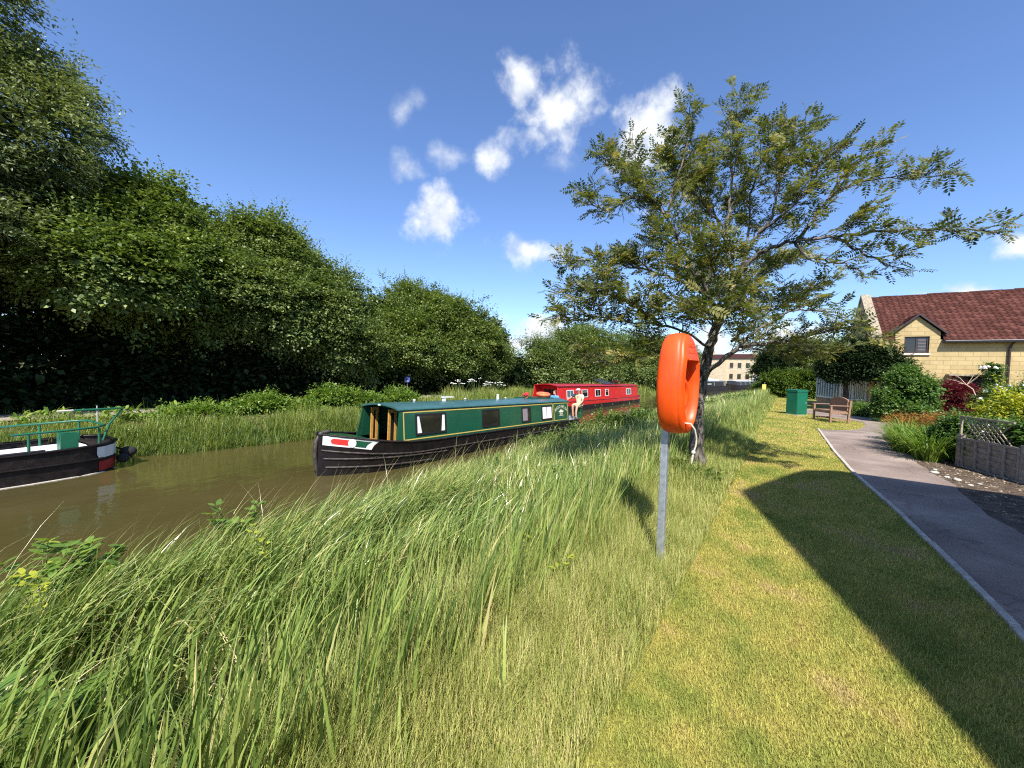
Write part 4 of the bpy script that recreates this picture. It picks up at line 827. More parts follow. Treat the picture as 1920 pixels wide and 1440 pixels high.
# local: x along the length, y towards the back
BL = 1.05
seat = MB(); [seat.span((-BL/2+.05, -.27+i*.085, .42), (BL/2-.05, -.27+i*.085+.068, .445)) for i in range(6)]; seat = seat.build('seat', 'bench_wood', be, .004)
mb = MB(); n_ = 11; top = lambda x_: .78+.14*max(0, math.cos(x_/(BL/2)*1.35))
for i in range(n_):
    x_ = -BL/2+.09+i*(BL-.18)/(n_-1); mb.span((x_-.03, .26, .50), (x_+.03, .285, top(x_)-.02))
xa = np.linspace(-BL/2+.04, BL/2-.04, 15)
mb.loft([[(x_, .25, top(x_)-.05), (x_, .30, top(x_)-.05), (x_, .30, top(x_)+.03), (x_, .25, top(x_)+.03)] for x_ in xa]); mb.span((-BL/2+.04, .25, .46), (BL/2-.04, .30, .52)); mb.build('backrest', 'bench_wood', be)
for sx_ in (-1, 1):
    x_ = sx_*(BL/2-.02)
    mb = MB(); mb.box((x_, -.28, .31), (.06, .06, .62)); mb.build('leg', 'bench_wood', be, .004)
    mb = MB(); mb.loft([[(x_-.03, .25+dy, 0), (x_+.03, .25+dy, 0), (x_+.03, .31+dy, 0), (x_-.03, .31+dy, 0)] if k == 0 else [(x_-.03, .25+.06, .84), (x_+.03, .25+.06, .84), (x_+.03, .31+.06, .84), (x_-.03, .31+.06, .84)] for k, dy in ((0, 0), (1, 0))]); mb.build('leg', 'bench_wood', be)
    mb = MB(); mb.span((x_-.045, -.34, .62), (x_+.045, .28, .65)); mb.build('armrest', 'bench_wood', be, .006)
    mb = MB(); mb.span((x_-.02, -.25, .10), (x_+.02, .25, .15)); mb.span((x_-.02, -.25, .34), (x_+.02, .26, .41)); mb.build('side_rail', 'bench_wood', be)
mb = MB(); mb.span((-BL/2+.02, -.30, .34), (BL/2-.02, -.265, .415)); mb.span((-BL/2, -.02, .11), (BL/2, .02, .14)); mb.build('front_rail', 'bench_wood', be)

cb = thing('utility_cabinet', 'dark green metal utility cabinet standing on the lawn', 'cabinet', (.30, 20.48, 0), math.atan2(.41, .35))
MB().span((0, 0, .03), (.56, .50, 1.06)).build('cabinet_body', 'cabinet_green', cb, .008); MB().span((-.015, -.015, 1.0), (.575, .515, 1.10)).build('lid', 'cabinet_green', cb, .012)
MB().span((.03, -.008, .08), (.53, -.001, .97)).build('door', 'cabinet_green', cb, .004); MB().span((-.03, -.03, 0), (.59, .53, .03)).build('base', 'kerb_concrete', cb); MB().span((.44, -.022, .5), (.48, -.009, .58)).build('lock', 'galvanised', cb)

fd = Vector((.41, -1.10, 0)).normalized(); fa = math.atan2(fd.y, fd.x); f0 = Vector((2.70, 10.95, 0))
for i in range(3):
    a = f0+fd*1.22*i; fp = thing('fence_panel', ['weathered larch lap fence panel with trellis on top beside the daylilies', 'low weathered lap fence panel nearest the path shadow', 'third lap fence panel along the soil bed'][i], 'fence', a, fa, 'garden fence panels')
    mb = MB()
    for k in range(5): mb.box((.61, 0, .09+k*.095), (1.10, .014, .112), rot=Matrix.Rotation(.22, 3, 'X'))
    mb.build('boards', 'fence_wood', fp)
    mb = MB(); [mb.span((x_, -.035, .03), (x_+.04, -.012, .53)) for x_ in (.06, .33, .60, .87, 1.12)]; mb.span((.06, -.03, .53), (1.16, .03, .565)); mb.span((.06, -.032, .0), (1.16, .01, .03)); mb.build('batten', 'fence_wood', fp)
    MB().span((-.05, -.04, 0), (.04, .05, .62)).build('post', 'fence_wood', fp, .006)
tl = thing('trellis', 'leaning diamond lattice trellis above the first fence panel', 'trellis', f0+Vector((0, 0, .57)), fa)
mb = MB()
for k in range(-4, 11):
    x0 = k*.1
    for sg in (1, -1):
        p, q_ = ((x0, 0), (x0+.38, .38)) if sg > 0 else ((x0+.38, 0), (x0, .38))
        if min(p[0], q_[0]) < -.05 or max(p[0], q_[0]) > 1.0: continue
        mb.tube([(p[0], sg*.007, p[1]), (q_[0], sg*.007, q_[1])], .011, 4)
mb.build('lattice', 'trellis_wood', tl); mb = MB(); mb.span((-.02, -.015, .37), (1.0, .015, .40)); mb.span((-.03, -.015, 0), (.0, .015, .40)); mb.build('trellis_frame', 'trellis_wood', tl)
sy = thing('sign_post', 'small yellow notice on a post at the far lawn edge', 'sign', (-1.62, 37.0, 0))
MB().tube([(0, .03, -.1), (0, .03, 1.2)], .03, 8).build('post', 'fence_wood', sy); MB().span((-.15, -.01, .55), (.11, .0, 1.02)).build('sign_plate', 'sign_yellow', sy)
sb_ = thing('notice_board', 'small blue notice on a post under the far bank trees', 'sign', (-19.3, 15.6, -.2), R(35))
MB().tube([(0, .03, 0), (0, .03, 1.2)], .025, 8).build('post', 'fence_wood', sb_); s_ = MB().span((-.18, -.02, .85), (.18, .0, 1.2)).build('sign_plate', 'sign_blue', sb_)
mb = MB(); [mb.span((-.14, -.024, z_), (.12, -.021, z_+.02)) for z_ in (.89, .93, .97)]; mb.build('sign_text', 'white_paint', s_)

# ------------------------------------------------------------------ vegetation
def crown(blobs, ncl, per, L, Wd, seed, flat=.4, rc=.7, keep=None, shell=(.74, 1.06), droop=.25, upn=1.0, vb=.45, vs=.17, sprig=.05, gaps=1.0, shoots=.35):
    """leaf clumps spread over the outer shell of overlapping ellipsoids"""
    g_ = np.random.default_rng(seed); B = np.array(blobs, float); wgt = (B[:, 3]*B[:, 4]+B[:, 4]*B[:, 5]+B[:, 3]*B[:, 5]); wgt /= wgt.sum()
    C = []; O = []
    while len(C) < ncl:
        k = g_.choice(len(B), p=wgt); d = g_.normal(size=3); d /= np.linalg.norm(d); r_ = g_.uniform(*shell)*(1+.10*math.sin(d[0]*5+k*2+d[2]*4)+.06*math.sin(d[1]*9+k))
        if g_.random() < sprig: r_ *= g_.uniform(1.05, 1.22)
        c = B[k, :3]+d*B[k, 3:]*r_
        if gaps and math.sin(c[0]*2.0/gaps+seed)*math.sin(c[1]*1.9/gaps+1.3)*math.sin(c[2]*2.3/gaps+.7*seed) > .16 and g_.random() < .85: continue
        if any(i != k and np.sum(((c-B[i, :3])/B[i, 3:])**2) < .55 for i in range(len(B))): continue
        if keep is not None and not keep(c, d, g_): continue
        C.append(c); O.append(unit(d/B[k, 3:]))
    C = np.array(C); O = np.array(O); n = len(C); cnt = np.maximum(3, g_.poisson(per, n)); idx = np.repeat(np.arange(n), cnt); m_ = len(idx)
    o = O[idx]; upv = np.array([0, 0, 1.]); tang = unit(np.cross(o, upv)+1e-6); dr_ = unit(o*np.array([1, 1, .5])-upv*droop); nr = unit(np.cross(tang, dr_)); nr *= np.sign(nr[:, 2:3]+1e-9)
    rs = rc*g_.uniform(.55, 1.3, n)[idx]; a = g_.normal(size=(m_, 3))*.5
    P = C[idx]+tang*(a[:, :1]*rs[:, None])+dr_*(a[:, 1:2]*rs[:, None])+nr*(a[:, 2:]*(rs*flat)[:, None])
    D = unit(tang*g_.normal(size=(m_, 1))*.8+dr_*(g_.random((m_, 1))*1.4)+g_.normal(size=(m_, 3))*.35-upv*.15); Nn = unit(nr*upn+upv*.5+g_.normal(size=(m_, 3))*.42)
    sc = g_.uniform(.65, 1.25, m_); va_ = np.clip(vb+g_.normal(0, vs, m_)+g_.normal(0, vs*.9, n)[idx], 0, 1)
    if shoots:
        # leafy leading shoots standing out of the crown
        ns = int(n*shoots); si = g_.integers(0, n, ns); k_ = 16; sl = rc*g_.uniform(.9, 2.0, ns); dv = unit(O[si]*.8+upv*g_.uniform(.1, 1.0, (ns, 1))+g_.normal(0, .25, (ns, 3)))
        t_ = np.tile(np.linspace(.1, 1, k_), ns); r2 = np.repeat(np.arange(ns), k_); P2 = C[si][r2]+dv[r2]*(sl[r2]*t_)[:, None]+g_.normal(0, .02, (ns*k_, 3)); sd_ = unit(g_.normal(size=(ns*k_, 3))); D2 = unit(dv[r2]*.55+sd_*.8); N2 = unit(upv+g_.normal(0, .5, (ns*k_, 3))); s2 = g_.uniform(.6, 1.1, ns*k_)*(1.15-.5*t_)
        P = np.r_[P, P2]; D = np.r_[D, D2]; Nn = np.r_[Nn, N2]; sc = np.r_[sc, s2]; va_ = np.r_[va_, np.clip(vb+.08+g_.normal(0, vs, ns*k_), 0, 1)]
    V, Q = leaves(P, D, Nn, L*sc, Wd*sc)
    return V, Q, va_
def limbs(mb, base, tips, r0, r1, g_, nseg=5, wob=.25):
    for t_ in tips:
        a = np.array(base, float); b_ = np.array(t_, float); P = []
        for k in range(nseg+1):
            s_ = k/nseg; p = a+(b_-a)*s_; p[:2] = a[:2]+(b_[:2]-a[:2])*s_**1.4; P.append(tuple(p+g_.normal(0, wob*.3, 3)*(0 < k < nseg)))
        mb.tube(P, list(np.linspace(r0, r1, nseg+1)), 7)
def tree(name, label, cat, base, blobs, ncl, per, L, Wd, mat, seed, group=None, trunk_r=.22, fork=.35, keep=None, barkm='bark_dark', leafname='crown', dens=2.25, core=.4, **kw):
    t_ = thing(name, label, cat, base, 0, group); b0 = np.array(base, float); B = [(x_-b0[0], y_-b0[1], z_-b0[2], a, b_, c) for x_, y_, z_, a, b_, c in blobs]
    kk = (lambda c, d, g_: keep(c+b0, d, g_)) if keep else None
    V, Q, var = crown(B, int(ncl*dens), per, L*.98, Wd*1.02, seed, keep=kk, **kw)
    if core:
        k2 = dict(kw); k2['shell'] = (.35, .70); k2['gaps'] = 0; k2['sprig'] = 0; k2['shoots'] = 0; V2, Q2, v2 = crown(B, int(ncl*core), max(per*.7, 12), L*2.3, Wd*2.4, seed+500, keep=kk, **k2); Q = np.r_[Q, Q2+len(V)]; V = np.r_[V, V2]; var = np.r_[var, v2]
    obj(leafname, np_mesh(leafname, V, Q, var), mat, t_)
    g_ = np.random.default_rng(seed+99); mb = MB(); top = max(b_[2] for b_ in B); fk = (B[0][0]*.2, B[0][1]*.2, top*fork)
    mb.tube([(0, 0, -.25), (0, 0, 0), (fk[0]*.5+.04, fk[1]*.5, fk[2]*.5), fk], [trunk_r*1.25, trunk_r*1.1, trunk_r*.95, trunk_r*.8], 9)
    limbs(mb, fk, [(b_[0]+g_.normal(0, .3)*b_[3]*.3, b_[1]+g_.normal(0, .3)*b_[4]*.3, b_[2]+b_[5]*g_.uniform(.2, .8)) for b_ in B for _ in range(2)], trunk_r*.6, trunk_r*.12, g_)
    mb.build('trunk' if leafname == 'crown' else 'stem', barkm, t_); return t_
front = lambda c, d, g_: d[0] > -.35 or g_.random() < .12
FT = 'tall trees along the far towpath'
tree('willow_tree', 'tallest far bank tree, pale silvery willow rising past the picture top', 'tree', (-22.6, -.8, -.25), [(-22.6, -1.8, 9.4, 4.0, 4.2, 4.2), (-22.0, -2.0, 12.6, 3.2, 3.4, 2.8), (-20.6, .2, 8.4, 2.9, 2.6, 2.6), (-21.4, -4.6, 7.4, 3.6, 3, 3.4), (-21.8, 1.1, 10.2, 2.0, 1.6, 1.6), (-20.2, -2.2, 7.0, 2.5, 3.4, 1.8), (-20.0, -6.0, 7.0, 2.6, 3, 2.0), (-18.3, -2.6, 5.3, 1.9, 3.6, 1.3), (-18.4, -7.5, 5.4, 1.9, 3, 1.3), (-22.6, -1.5, 4.2, 2.4, 4.5, 2.6)], 1300, 52, .16, .055, 'leaf_willow', 11, FT, .34, .4, front, flat=.4, rc=.55, droop=.15, shell=(.78, 1.1), upn=.6)
tree('hazel_tree', 'rounded dense tree between the tall willow and the ash, dark at its foot', 'tree', (-22.6, 4.6, -.25), [(-22.0, 4.1, 6.1, 3.2, 2.3, 2.9), (-20.9, 3.0, 5.2, 2.7, 2.2, 2.2), (-21.2, 5.8, 4.4, 2.8, 2.0, 2.2), (-19.8, 3.6, 5.4, 2.1, 2.8, 1.4), (-18.6, 2.8, 4.5, 1.7, 2.4, 1.1), (-22.4, 4.6, 2.9, 2.2, 3.0, 2.4)], 900, 52, .145, .095, 'leaf_hazel', 12, FT, .26, .3, front, flat=.22, rc=.60)
tree('ash_tree', 'broad tree whose sunlit boughs hang low beside the towpath', 'tree', (-22.6, 9.4, -.25), [(-22.4, 8.9, 5.9, 3.2, 2.5, 2.9), (-21.8, 8.2, 7.2, 2.0, 1.6, 1.6), (-21.0, 10.6, 4.3, 3.0, 2.5, 2.7), (-20.2, 8.8, 4.2, 2.4, 2.4, 2.0), (-19.8, 11.4, 2.8, 2.1, 2.2, 1.3), (-19.9, 7.2, 4.6, 2.0, 2.0, 1.6), (-22.4, 9.2, 2.6, 2.2, 3.0, 2.2)], 1100, 50, .145, .085, 'leaf_ash', 13, FT, .28, .3, front, flat=.24, rc=.58)
tree('field_maple_tree', 'low bushy tree in the dip between ash and wide hazel', 'tree', (-22.6, 13.6, -.25), [(-21.8, 13.4, 2.9, 2.7, 2.2, 2.0), (-20.4, 13.0, 2.2, 1.9, 2, 1.4)], 360, 46, .14, .085, 'leaf_hazel', 14, FT, .18, .3, front, flat=.35, rc=.6)
tree('wide_hazel_tree', 'wide domed tree behind the small blue notice, sunlit leaves almost to the grass', 'tree', (-23.2, 20.0, -.25), [(-22.6, 19.6, 4.3, 4.0, 4.2, 3.0), (-21.6, 22.8, 3.5, 3.2, 3.0, 2.7), (-21.2, 16.6, 3.0, 2.8, 2.6, 2.2), (-20.6, 19.6, 2.8, 2.6, 3.4, 1.9), (-20.8, 24.6, 2.2, 2.2, 2.0, 2.0), (-22.8, 18.4, 6.0, 2.0, 1.8, 1.5), (-22.2, 21.6, 5.8, 1.8, 1.6, 1.4)], 1250, 48, .15, .095, 'leaf_hazel', 15, FT, .3, .3, front, flat=.24, rc=.62)
FB = 'bushy trees behind the red boat'
for i, (lab, b_, bl, nc) in enumerate((
    ('greyish bushy tree just behind the red boat bow', (-22, 34, -.25), [(-20.6, 33.5, 2.4, 2.6, 3.2, 2.4), (-20.2, 37.5, 3.4, 3, 3.2, 2.7), (-19.2, 35, 1.2, 1.8, 3.4, 1.5)], 420),
    ('taller leafy tree behind the middle of the red boat', (-21, 44, -.25), [(-20.2, 43, 3.8, 3.2, 4, 3.4), (-19.2, 47, 3.2, 3, 3.6, 3.0), (-18.4, 42, 1.6, 2.4, 4, 1.8)], 420),
    ('farthest tree of the row, beyond the red boat stern', (-19, 57, -.25), [(-18.6, 55, 3.6, 3.6, 5, 3.6), (-17.4, 61, 3.6, 3.4, 5, 3.8), (-17.2, 56, 1.6, 3, 6, 2)], 420))):
    tree('bushy_tree', lab, 'tree', b_, bl, nc, 44, .19+.03*i, .12+.02*i, 'leaf_ash', 21+i, FB, .2, .3, front, flat=.4, rc=.9)
# hill side trees far right, conifer, and the trees over the hedge
FR = 'distant trees beyond the hedge'
for i, (lab, b_, r_, h_, mt) in enumerate((('distant rounded tree left of the terrace roofs', (-20, 92, -.3), 5, 8, 'leaf_ash'), ('broad distant tree rising behind the clipped hedge', (1.5, 58, 0), 4.2, 6.0, 'leaf_hazel'), ('distant tree behind the glazed bay roof', (6.5, 62, 0), 4.2, 6.2, 'leaf_ash'), ('pale distant tree right of the terrace', (.5, 84, 0), 3.6, 7, 'leaf_shrub'), ('distant tree behind the cottage gable', (5.0, 46, 0), 2.8, 4.2, 'leaf_ash'))):
    tree('distant_tree', lab, 'tree', b_, [(b_[0], b_[1], h_*.58, r_, r_, h_*.42), (b_[0]-r_*.5, b_[1]-.5, h_*.45, r_*.6, r_*.6, h_*.3), (b_[0]+r_*.5, b_[1]-.5, h_*.42, r_*.6, r_*.6, h_*.3)], 170, 40, .30, .2, mt, 31+i, FR, .2, .3, lambda c, d, g_: d[1] < .4, flat=.5, rc=.9)
tree('conifer', 'dark spreading conifer left of the clipped hedge', 'tree', (-1.35, 45, 0), [(-1.35, 45, 2.0, 1.5, 1.5, 1.2), (-1.3, 45, 3.3, 1.15, 1.2, 1.2), (-1.2, 45, 4.4, .7, .8, .9)], 210, 40, .22, .07, 'leaf_dark', 41, None, .15, .3, lambda c, d, g_: d[1] < .5, flat=.3, rc=.5)
tree('hedge', 'clipped yellow green laurel hedge across the end of the lawn', 'hedge', (.5, 38.2, 0), [(x_, 38.2+.3*math.sin(x_*3), z_, .75, .8, .62) for x_ in (-1.0, -.2, .6, 1.4, 2.1) for z_ in (.5, 1.15, 1.5)], 420, 40, .13, .075, 'leaf_laurel', 42, None, .06, .3, lambda c, d, g_: d[1] < .4, flat=.5, rc=.28, leafname='foliage', shell=(.85, 1.05))
tree('ornamental_tree', 'small dark round headed tree standing before the glazed bay', 'tree', (2.28, 25.6, 0), [(2.3, 25.5, 2.5, .95, .9, .75), (3.1, 25.4, 2.45, .95, .85, .7), (1.8, 25.5, 2.1, .6, .6, .45), (3.9, 25.2, 2.2, .6, .6, .45), (2.7, 25.5, 3.1, .7, .7, .45)], 300, 42, .12, .065, 'leaf_dark', 43, None, .12, .55, lambda c, d, g_: d[1] < .6, flat=.5, rc=.34)
# dark undergrowth under the tree row: too tangled to count
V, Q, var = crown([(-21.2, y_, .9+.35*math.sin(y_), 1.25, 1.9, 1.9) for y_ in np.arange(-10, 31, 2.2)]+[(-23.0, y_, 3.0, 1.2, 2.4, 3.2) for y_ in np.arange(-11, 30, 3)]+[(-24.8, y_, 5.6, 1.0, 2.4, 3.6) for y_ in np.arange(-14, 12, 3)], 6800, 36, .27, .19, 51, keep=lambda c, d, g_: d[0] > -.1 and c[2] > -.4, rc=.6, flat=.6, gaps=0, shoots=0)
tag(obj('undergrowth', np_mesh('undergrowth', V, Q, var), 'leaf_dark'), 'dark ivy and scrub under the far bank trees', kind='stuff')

# rowan: hand laid limbs, then twigs and pinnate leaves
ROWAN={
'trunk':[(-1.12,6.74,-0.02),(-1.15,6.74,0.35),(-1.18,6.74,0.86),(-1.16,6.80,1.29),(-1.13,6.86,1.64),(-1.08,6.95,2.03),(-1.00,7.09,2.43),(-0.88,7.25,2.79),(-0.81,7.38,3.16)],
'a':[(-1.16,6.79,1.53),(-1.02,6.73,1.70),(-0.80,6.71,1.89),(-0.63,6.72,2.04),(-0.38,6.78,2.08),(-0.06,6.89,2.13),(0.28,7.01,2.24),(0.63,7.15,2.32),(0.99,7.27,2.14)],
'a2':[(-0.63,6.72,2.04),(-0.48,6.71,2.24),(-0.23,6.78,2.44),(0.08,6.88,2.58),(0.44,7.02,2.50),(0.68,7.06,2.35)],
'b':[(-0.81,7.38,3.16),(-0.89,7.33,3.42),(-0.97,7.30,3.86),(-1.05,7.32,4.15),(-1.21,7.15,4.34),(-1.34,7.06,4.52),(-1.53,6.81,4.73),(-1.73,6.56,5.06),(-1.66,6.49,5.30)],
'c':[(-0.97,7.30,3.86),(-0.96,7.45,4.35),(-0.94,7.49,4.89),(-0.98,7.48,5.43),(-0.94,7.53,5.84),(-0.69,7.73,6.33)],
'd':[(-0.81,7.38,3.16),(-0.69,7.36,3.53),(-0.52,7.37,3.89),(-0.33,7.41,4.20),(-0.27,7.34,4.58),(-0.15,7.44,5.00),(-0.06,7.54,5.42),(0.10,7.64,5.60)],
'd2':[(-0.69,7.36,3.53),(-0.67,7.65,4.18),(-0.67,7.80,4.86),(-0.48,8.09,5.52),(-0.31,8.23,5.88),(-0.28,8.27,6.13)],
'e':[(-0.81,7.38,3.16),(-0.58,7.32,3.50),(-0.36,7.23,3.60),(-0.16,7.13,3.63),(0.08,7.06,3.61),(0.44,7.07,3.60),(0.87,7.13,3.62),(1.37,7.25,3.57),(1.83,7.45,3.55),(2.07,7.50,3.49)],
'e2':[(-0.02,7.11,3.62),(0.16,7.13,3.87),(0.33,7.27,4.20),(0.57,7.44,4.41),(0.80,7.49,4.46),(1.19,7.65,4.46),(1.66,7.86,4.46)],
'e3':[(-0.02,7.11,3.61),(0.16,6.98,3.33),(0.42,7.04,3.24),(0.59,7.04,3.18),(0.78,7.04,2.99)],
'e4':[(0.44,7.07,3.60),(0.71,7.25,3.41),(0.94,7.29,3.24),(1.00,7.33,3.13)],
'e5':[(0.33,7.27,4.20),(0.50,7.53,4.61),(0.69,7.67,4.86),(0.94,7.86,5.01)],
'f':[(-0.99,7.09,2.46),(-1.11,6.91,2.87),(-1.20,6.73,3.12),(-1.33,6.52,3.27),(-1.47,6.37,3.64),(-1.62,6.21,3.99),(-1.81,6.09,4.23),(-2.08,5.77,4.24),(-2.33,5.58,4.04),(-2.61,5.39,4.15)],
'f2':[(-1.81,6.09,4.23),(-1.99,5.97,4.51),(-2.20,5.83,4.75),(-2.34,5.74,4.95)],
'f3':[(-1.62,6.21,3.99),(-1.60,6.37,4.45),(-1.50,6.47,4.95),(-1.46,6.52,5.45),(-1.45,6.54,5.74)],
'g':[(-1.11,6.91,2.87),(-1.39,6.47,3.04),(-1.67,6.15,3.13),(-2.03,5.76,3.21),(-2.46,5.46,3.30),(-2.78,5.22,3.25)],
'h':[(-1.08,6.95,2.03),(-1.32,6.48,2.25),(-1.60,6.03,2.34),(-1.90,5.70,2.35),(-2.18,5.37,2.40),(-2.48,5.03,2.36),(-2.67,4.89,2.40)],
'h2':[(-1.60,6.03,2.34),(-1.84,5.75,2.55),(-2.17,5.52,2.74),(-2.50,5.29,2.81),(-2.72,5.12,2.76)],
'i':[(-1.13,6.86,1.64),(-1.36,6.43,1.79),(-1.62,6.00,1.92),(-1.84,5.71,1.86),(-2.15,5.36,1.75),(-2.44,5.16,1.85)],
'j':[(-1.00,7.09,2.43),(-0.90,6.55,2.68),(-0.87,5.97,2.88),(-0.87,5.48,3.06),(-0.85,5.13,3.16)],
'k':[(-1.08,6.95,2.03),(-0.90,6.41,2.19),(-0.86,5.83,2.32),(-0.90,5.31,2.36),(-1.02,4.97,2.39)],
'l':[(-0.88,7.25,2.79),(-0.70,8.08,3.19),(-0.51,8.85,3.62),(-0.29,9.64,3.99),(0.06,10.40,4.24)],
'm':[(-1.00,7.09,2.43),(-1.23,7.68,2.88),(-1.52,8.23,3.30),(-1.90,8.59,3.63)],
'n':[(-0.97,7.30,3.86),(-1.24,7.87,4.55),(-1.50,8.21,5.23),(-1.48,8.50,5.96)],
'o':[(-0.76,6.88,2.15),(-0.48,7.59,2.55),(-0.07,8.40,3.00),(0.32,8.94,3.25)],
'p':[(-0.52,7.37,3.89),(-0.18,7.14,4.08),(0.12,7.12,4.39),(0.23,7.09,4.73),(0.35,7.18,4.88)],
'q':[(-0.80,6.71,1.89),(-0.60,7.48,2.06),(-0.26,8.22,2.05),(0.21,8.81,2.03),(0.60,9.09,2.09)],
}
rb0 = np.array([-1.12, 6.74, 0.0]); ro = thing('rowan_tree', 'slender rowan with open feathery crown on the bank behind the orange housing', 'tree', tuple(rb0))
g_ = np.random.default_rng(5); mbT, mbB = MB(), MB()
RAD = {'trunk': (.125, .055), 'a': (.045, .010), 'e': (.042, .006), 'f': (.042, .006), 'b': (.032, .006), 'c': (.034, .005), 'd': (.034, .006)}
LP, LD, LN = [], [], []
def smooth(P, k=5):
    P = np.array(P); n_ = len(P); t_ = np.linspace(0, n_-1, (n_-1)*k+1); o = []
    for s_ in t_:
        i = min(int(s_), n_-2); f = s_-i; p0, p1, p2, p3 = P[max(i-1, 0)], P[i], P[i+1], P[min(i+2, n_-1)]
        o.append(.5*((2*p1)+(-p0+p2)*f+(2*p0-5*p1+4*p2-p3)*f*f+(-p0+3*p1-3*p2+p3)*f**3))
    return np.array(o)
def leafy(P, step, start=.0):
    """pinnate leaves set alternately along a twig"""
    d_ = np.r_[0, np.cumsum(np.linalg.norm(np.diff(P, axis=0), axis=1))]; s_ = d_[-1]*start+g_.uniform(0, step); k = 0
    while s_ < d_[-1]:
        p = np.array([np.interp(s_, d_, P[:, j]) for j in range(3)]); i = min(np.searchsorted(d_, s_), len(P)-1); ax = unit(P[i]-P[max(i-1, 0)])
        sd_ = unit(np.cross(ax, [0, 0, 1])+1e-6)*(1 if k % 2 else -1); LP.append(p); LD.append(unit(ax*.55+sd_*.75+g_.normal(0, .35, 3)+np.array([0, 0, .10]))); LN.append(unit(np.array([0, 0, 1.])+g_.normal(0, .38, 3))); s_ += step*g_.uniform(.7, 1.3); k += 1
    LP.append(P[-1]); LD.append(unit(P[-1]-P[-2]+g_.normal(0, .25, 3))); LN.append(unit(np.array([0, 0, 1.])+g_.normal(0, .3, 3)))
for key, pts in ROWAN.items():
    P = smooth(np.array(pts)-rb0); P[1:-1] += g_.normal(0, .012, P[1:-1].shape); r0_, r1_ = RAD.get(key, (.024, .005)); n_ = len(P)
    (mbT if key == 'trunk' else mbB).tube([tuple(p) for p in P], list(r0_+(r1_-r0_)*np.linspace(0, 1, n_)**.75), 9 if key == 'trunk' else 7)
    if key == 'trunk': continue
    d_ = np.r_[0, np.cumsum(np.linalg.norm(np.diff(P, axis=0), axis=1))]; ln = d_[-1]; s_ = .22*ln
    leafy(P[int(n_*.6):], .045)
    while s_ < ln:
        i = min(max(np.searchsorted(d_, s_), 1), n_-1); ax = unit(P[i]-P[i-1]); rv = g_.normal(0, 1, 3); rv -= ax*rv.dot(ax); rv = unit(rv); rv[2] = abs(rv[2])*.5+.12*g_.normal(); L_ = g_.uniform(.32, .95)*(1-.62*(s_/ln)**1.5)*(.75 if key[0] in 'ea' else 1)
        dr_ = unit(ax*.75+rv*.9); T = [P[i]]
        for k in range(4): dr_ = unit(dr_+g_.normal(0, .13, 3)+np.array([0, 0, .04])); T.append(T[-1]+dr_*L_/4)
        T = np.array(T); mbB.tube([tuple(p) for p in T], list(np.linspace(.008, .003, 5)), 5); leafy(T, .045, .15)
        if L_ > .5 and g_.random() < .8:
            q_ = T[2]; d2 = unit(dr_+np.cross(dr_, [0, 0, 1])*g_.choice([-1, 1])*.9+g_.normal(0, .2, 3)); T2 = np.array([q_, q_+d2*L_*.25, q_+d2*L_*.5+np.array([0, 0, .03])]); mbB.tube([tuple(p) for p in T2], [.005, .004, .003], 5); leafy(T2, .042, .15)
        s_ += g_.uniform(.06, .135)*(.75 if key in ('g', 'h', 'h2', 'i', 'f', 'k', 'j', 'm', 'o') else 1.5 if key in ('e', 'e2', 'e3', 'e4', 'e5', 'a', 'a2') else 1)
tk = mbT.build('trunk', 'bark_rowan', ro); mbB.build('branches', 'bark_rowan', ro)
LP, LD, LN = np.array(LP), np.array(LD), np.array(LN); nL = len(LP); LL = g_.uniform(.15, .235, nL); SD = unit(np.cross(LD, LN)); LN = np.cross(SD, LD); VV, QQ, va = [], [], []; off = 0; lv = np.clip(g_.normal(.45, .26, nL), 0, 1)
for j in range(6):
    for sg in (1, -1):
        t_ = .22+.135*j; Pq = LP+LD*(LL*t_)[:, None]-LN*(LL*.16*t_*t_)[:, None]; D = unit(LD*.42+SD*sg-LN*.12+g_.normal(0, .12, (nL, 3))); k_ = (.80+.35*math.sin(math.pi*(j+.6)/6.5))
        V, Q = leaves(Pq, D, unit(LN+g_.normal(0, .25, (nL, 3))), LL*.30*k_, LL*.118*k_, .12); VV.append(V); QQ.append(Q+off); off += len(V); va.append(np.clip(lv+g_.normal(0, .10, nL), 0, 1))
V, Q = leaves(LP+LD*(LL*.98)[:, None]-LN*(LL*.15)[:, None], LD, LN, LL*.28, LL*.1, .12); VV.append(V); QQ.append(Q+off); va.append(lv); off += len(V)
w_ = .004; V = np.stack([LP-SD*w_*.5, LP+SD*w_*.5, LP+LD*LL[:, None]-LN*(LL*.15)[:, None]+SD*w_*.3, LP+LD*LL[:, None]-LN*(LL*.15)[:, None]-SD*w_*.3], 1).reshape(-1, 3); VV.append(V); QQ.append(np.arange(nL*4).reshape(nL, 4)+off); va.append(lv*.5+.4)
obj('crown', np_mesh('crown', np.concatenate(VV), np.concatenate(QQ), np.concatenate(va)), 'leaf_rowan', ro)

# ------------------------------------------------------------------ grasses and reeds
def strip(name, label, mat, P, L, Wd, az_, lean, curve, seg, var, prof='grass', tw=None, kind='stuff', parent=None):
    V, Q = blades(P, L, Wd, az_, lean, curve, seg, prof, tw); o = obj(name, np_mesh(name, V, Q, np.repeat(np.clip(var, 0, 1), seg)), mat, parent)
    if kind: tag(o, label, kind=kind)
    return o
def scatter(n, x0, x1, y0, y1, g_, dens=None):
    x_ = g_.uniform(x0, x1, n); y_ = g_.uniform(y0, y1, n)
    if dens is not None: k = g_.random(n) < dens(x_, y_); x_, y_ = x_[k], y_[k]
    a = np.arctan2(x_, y_); k = (a > R(-104)) & (a < R(30)); return x_[k], y_[k]
WIND = R(54)
g_ = np.random.default_rng(3)
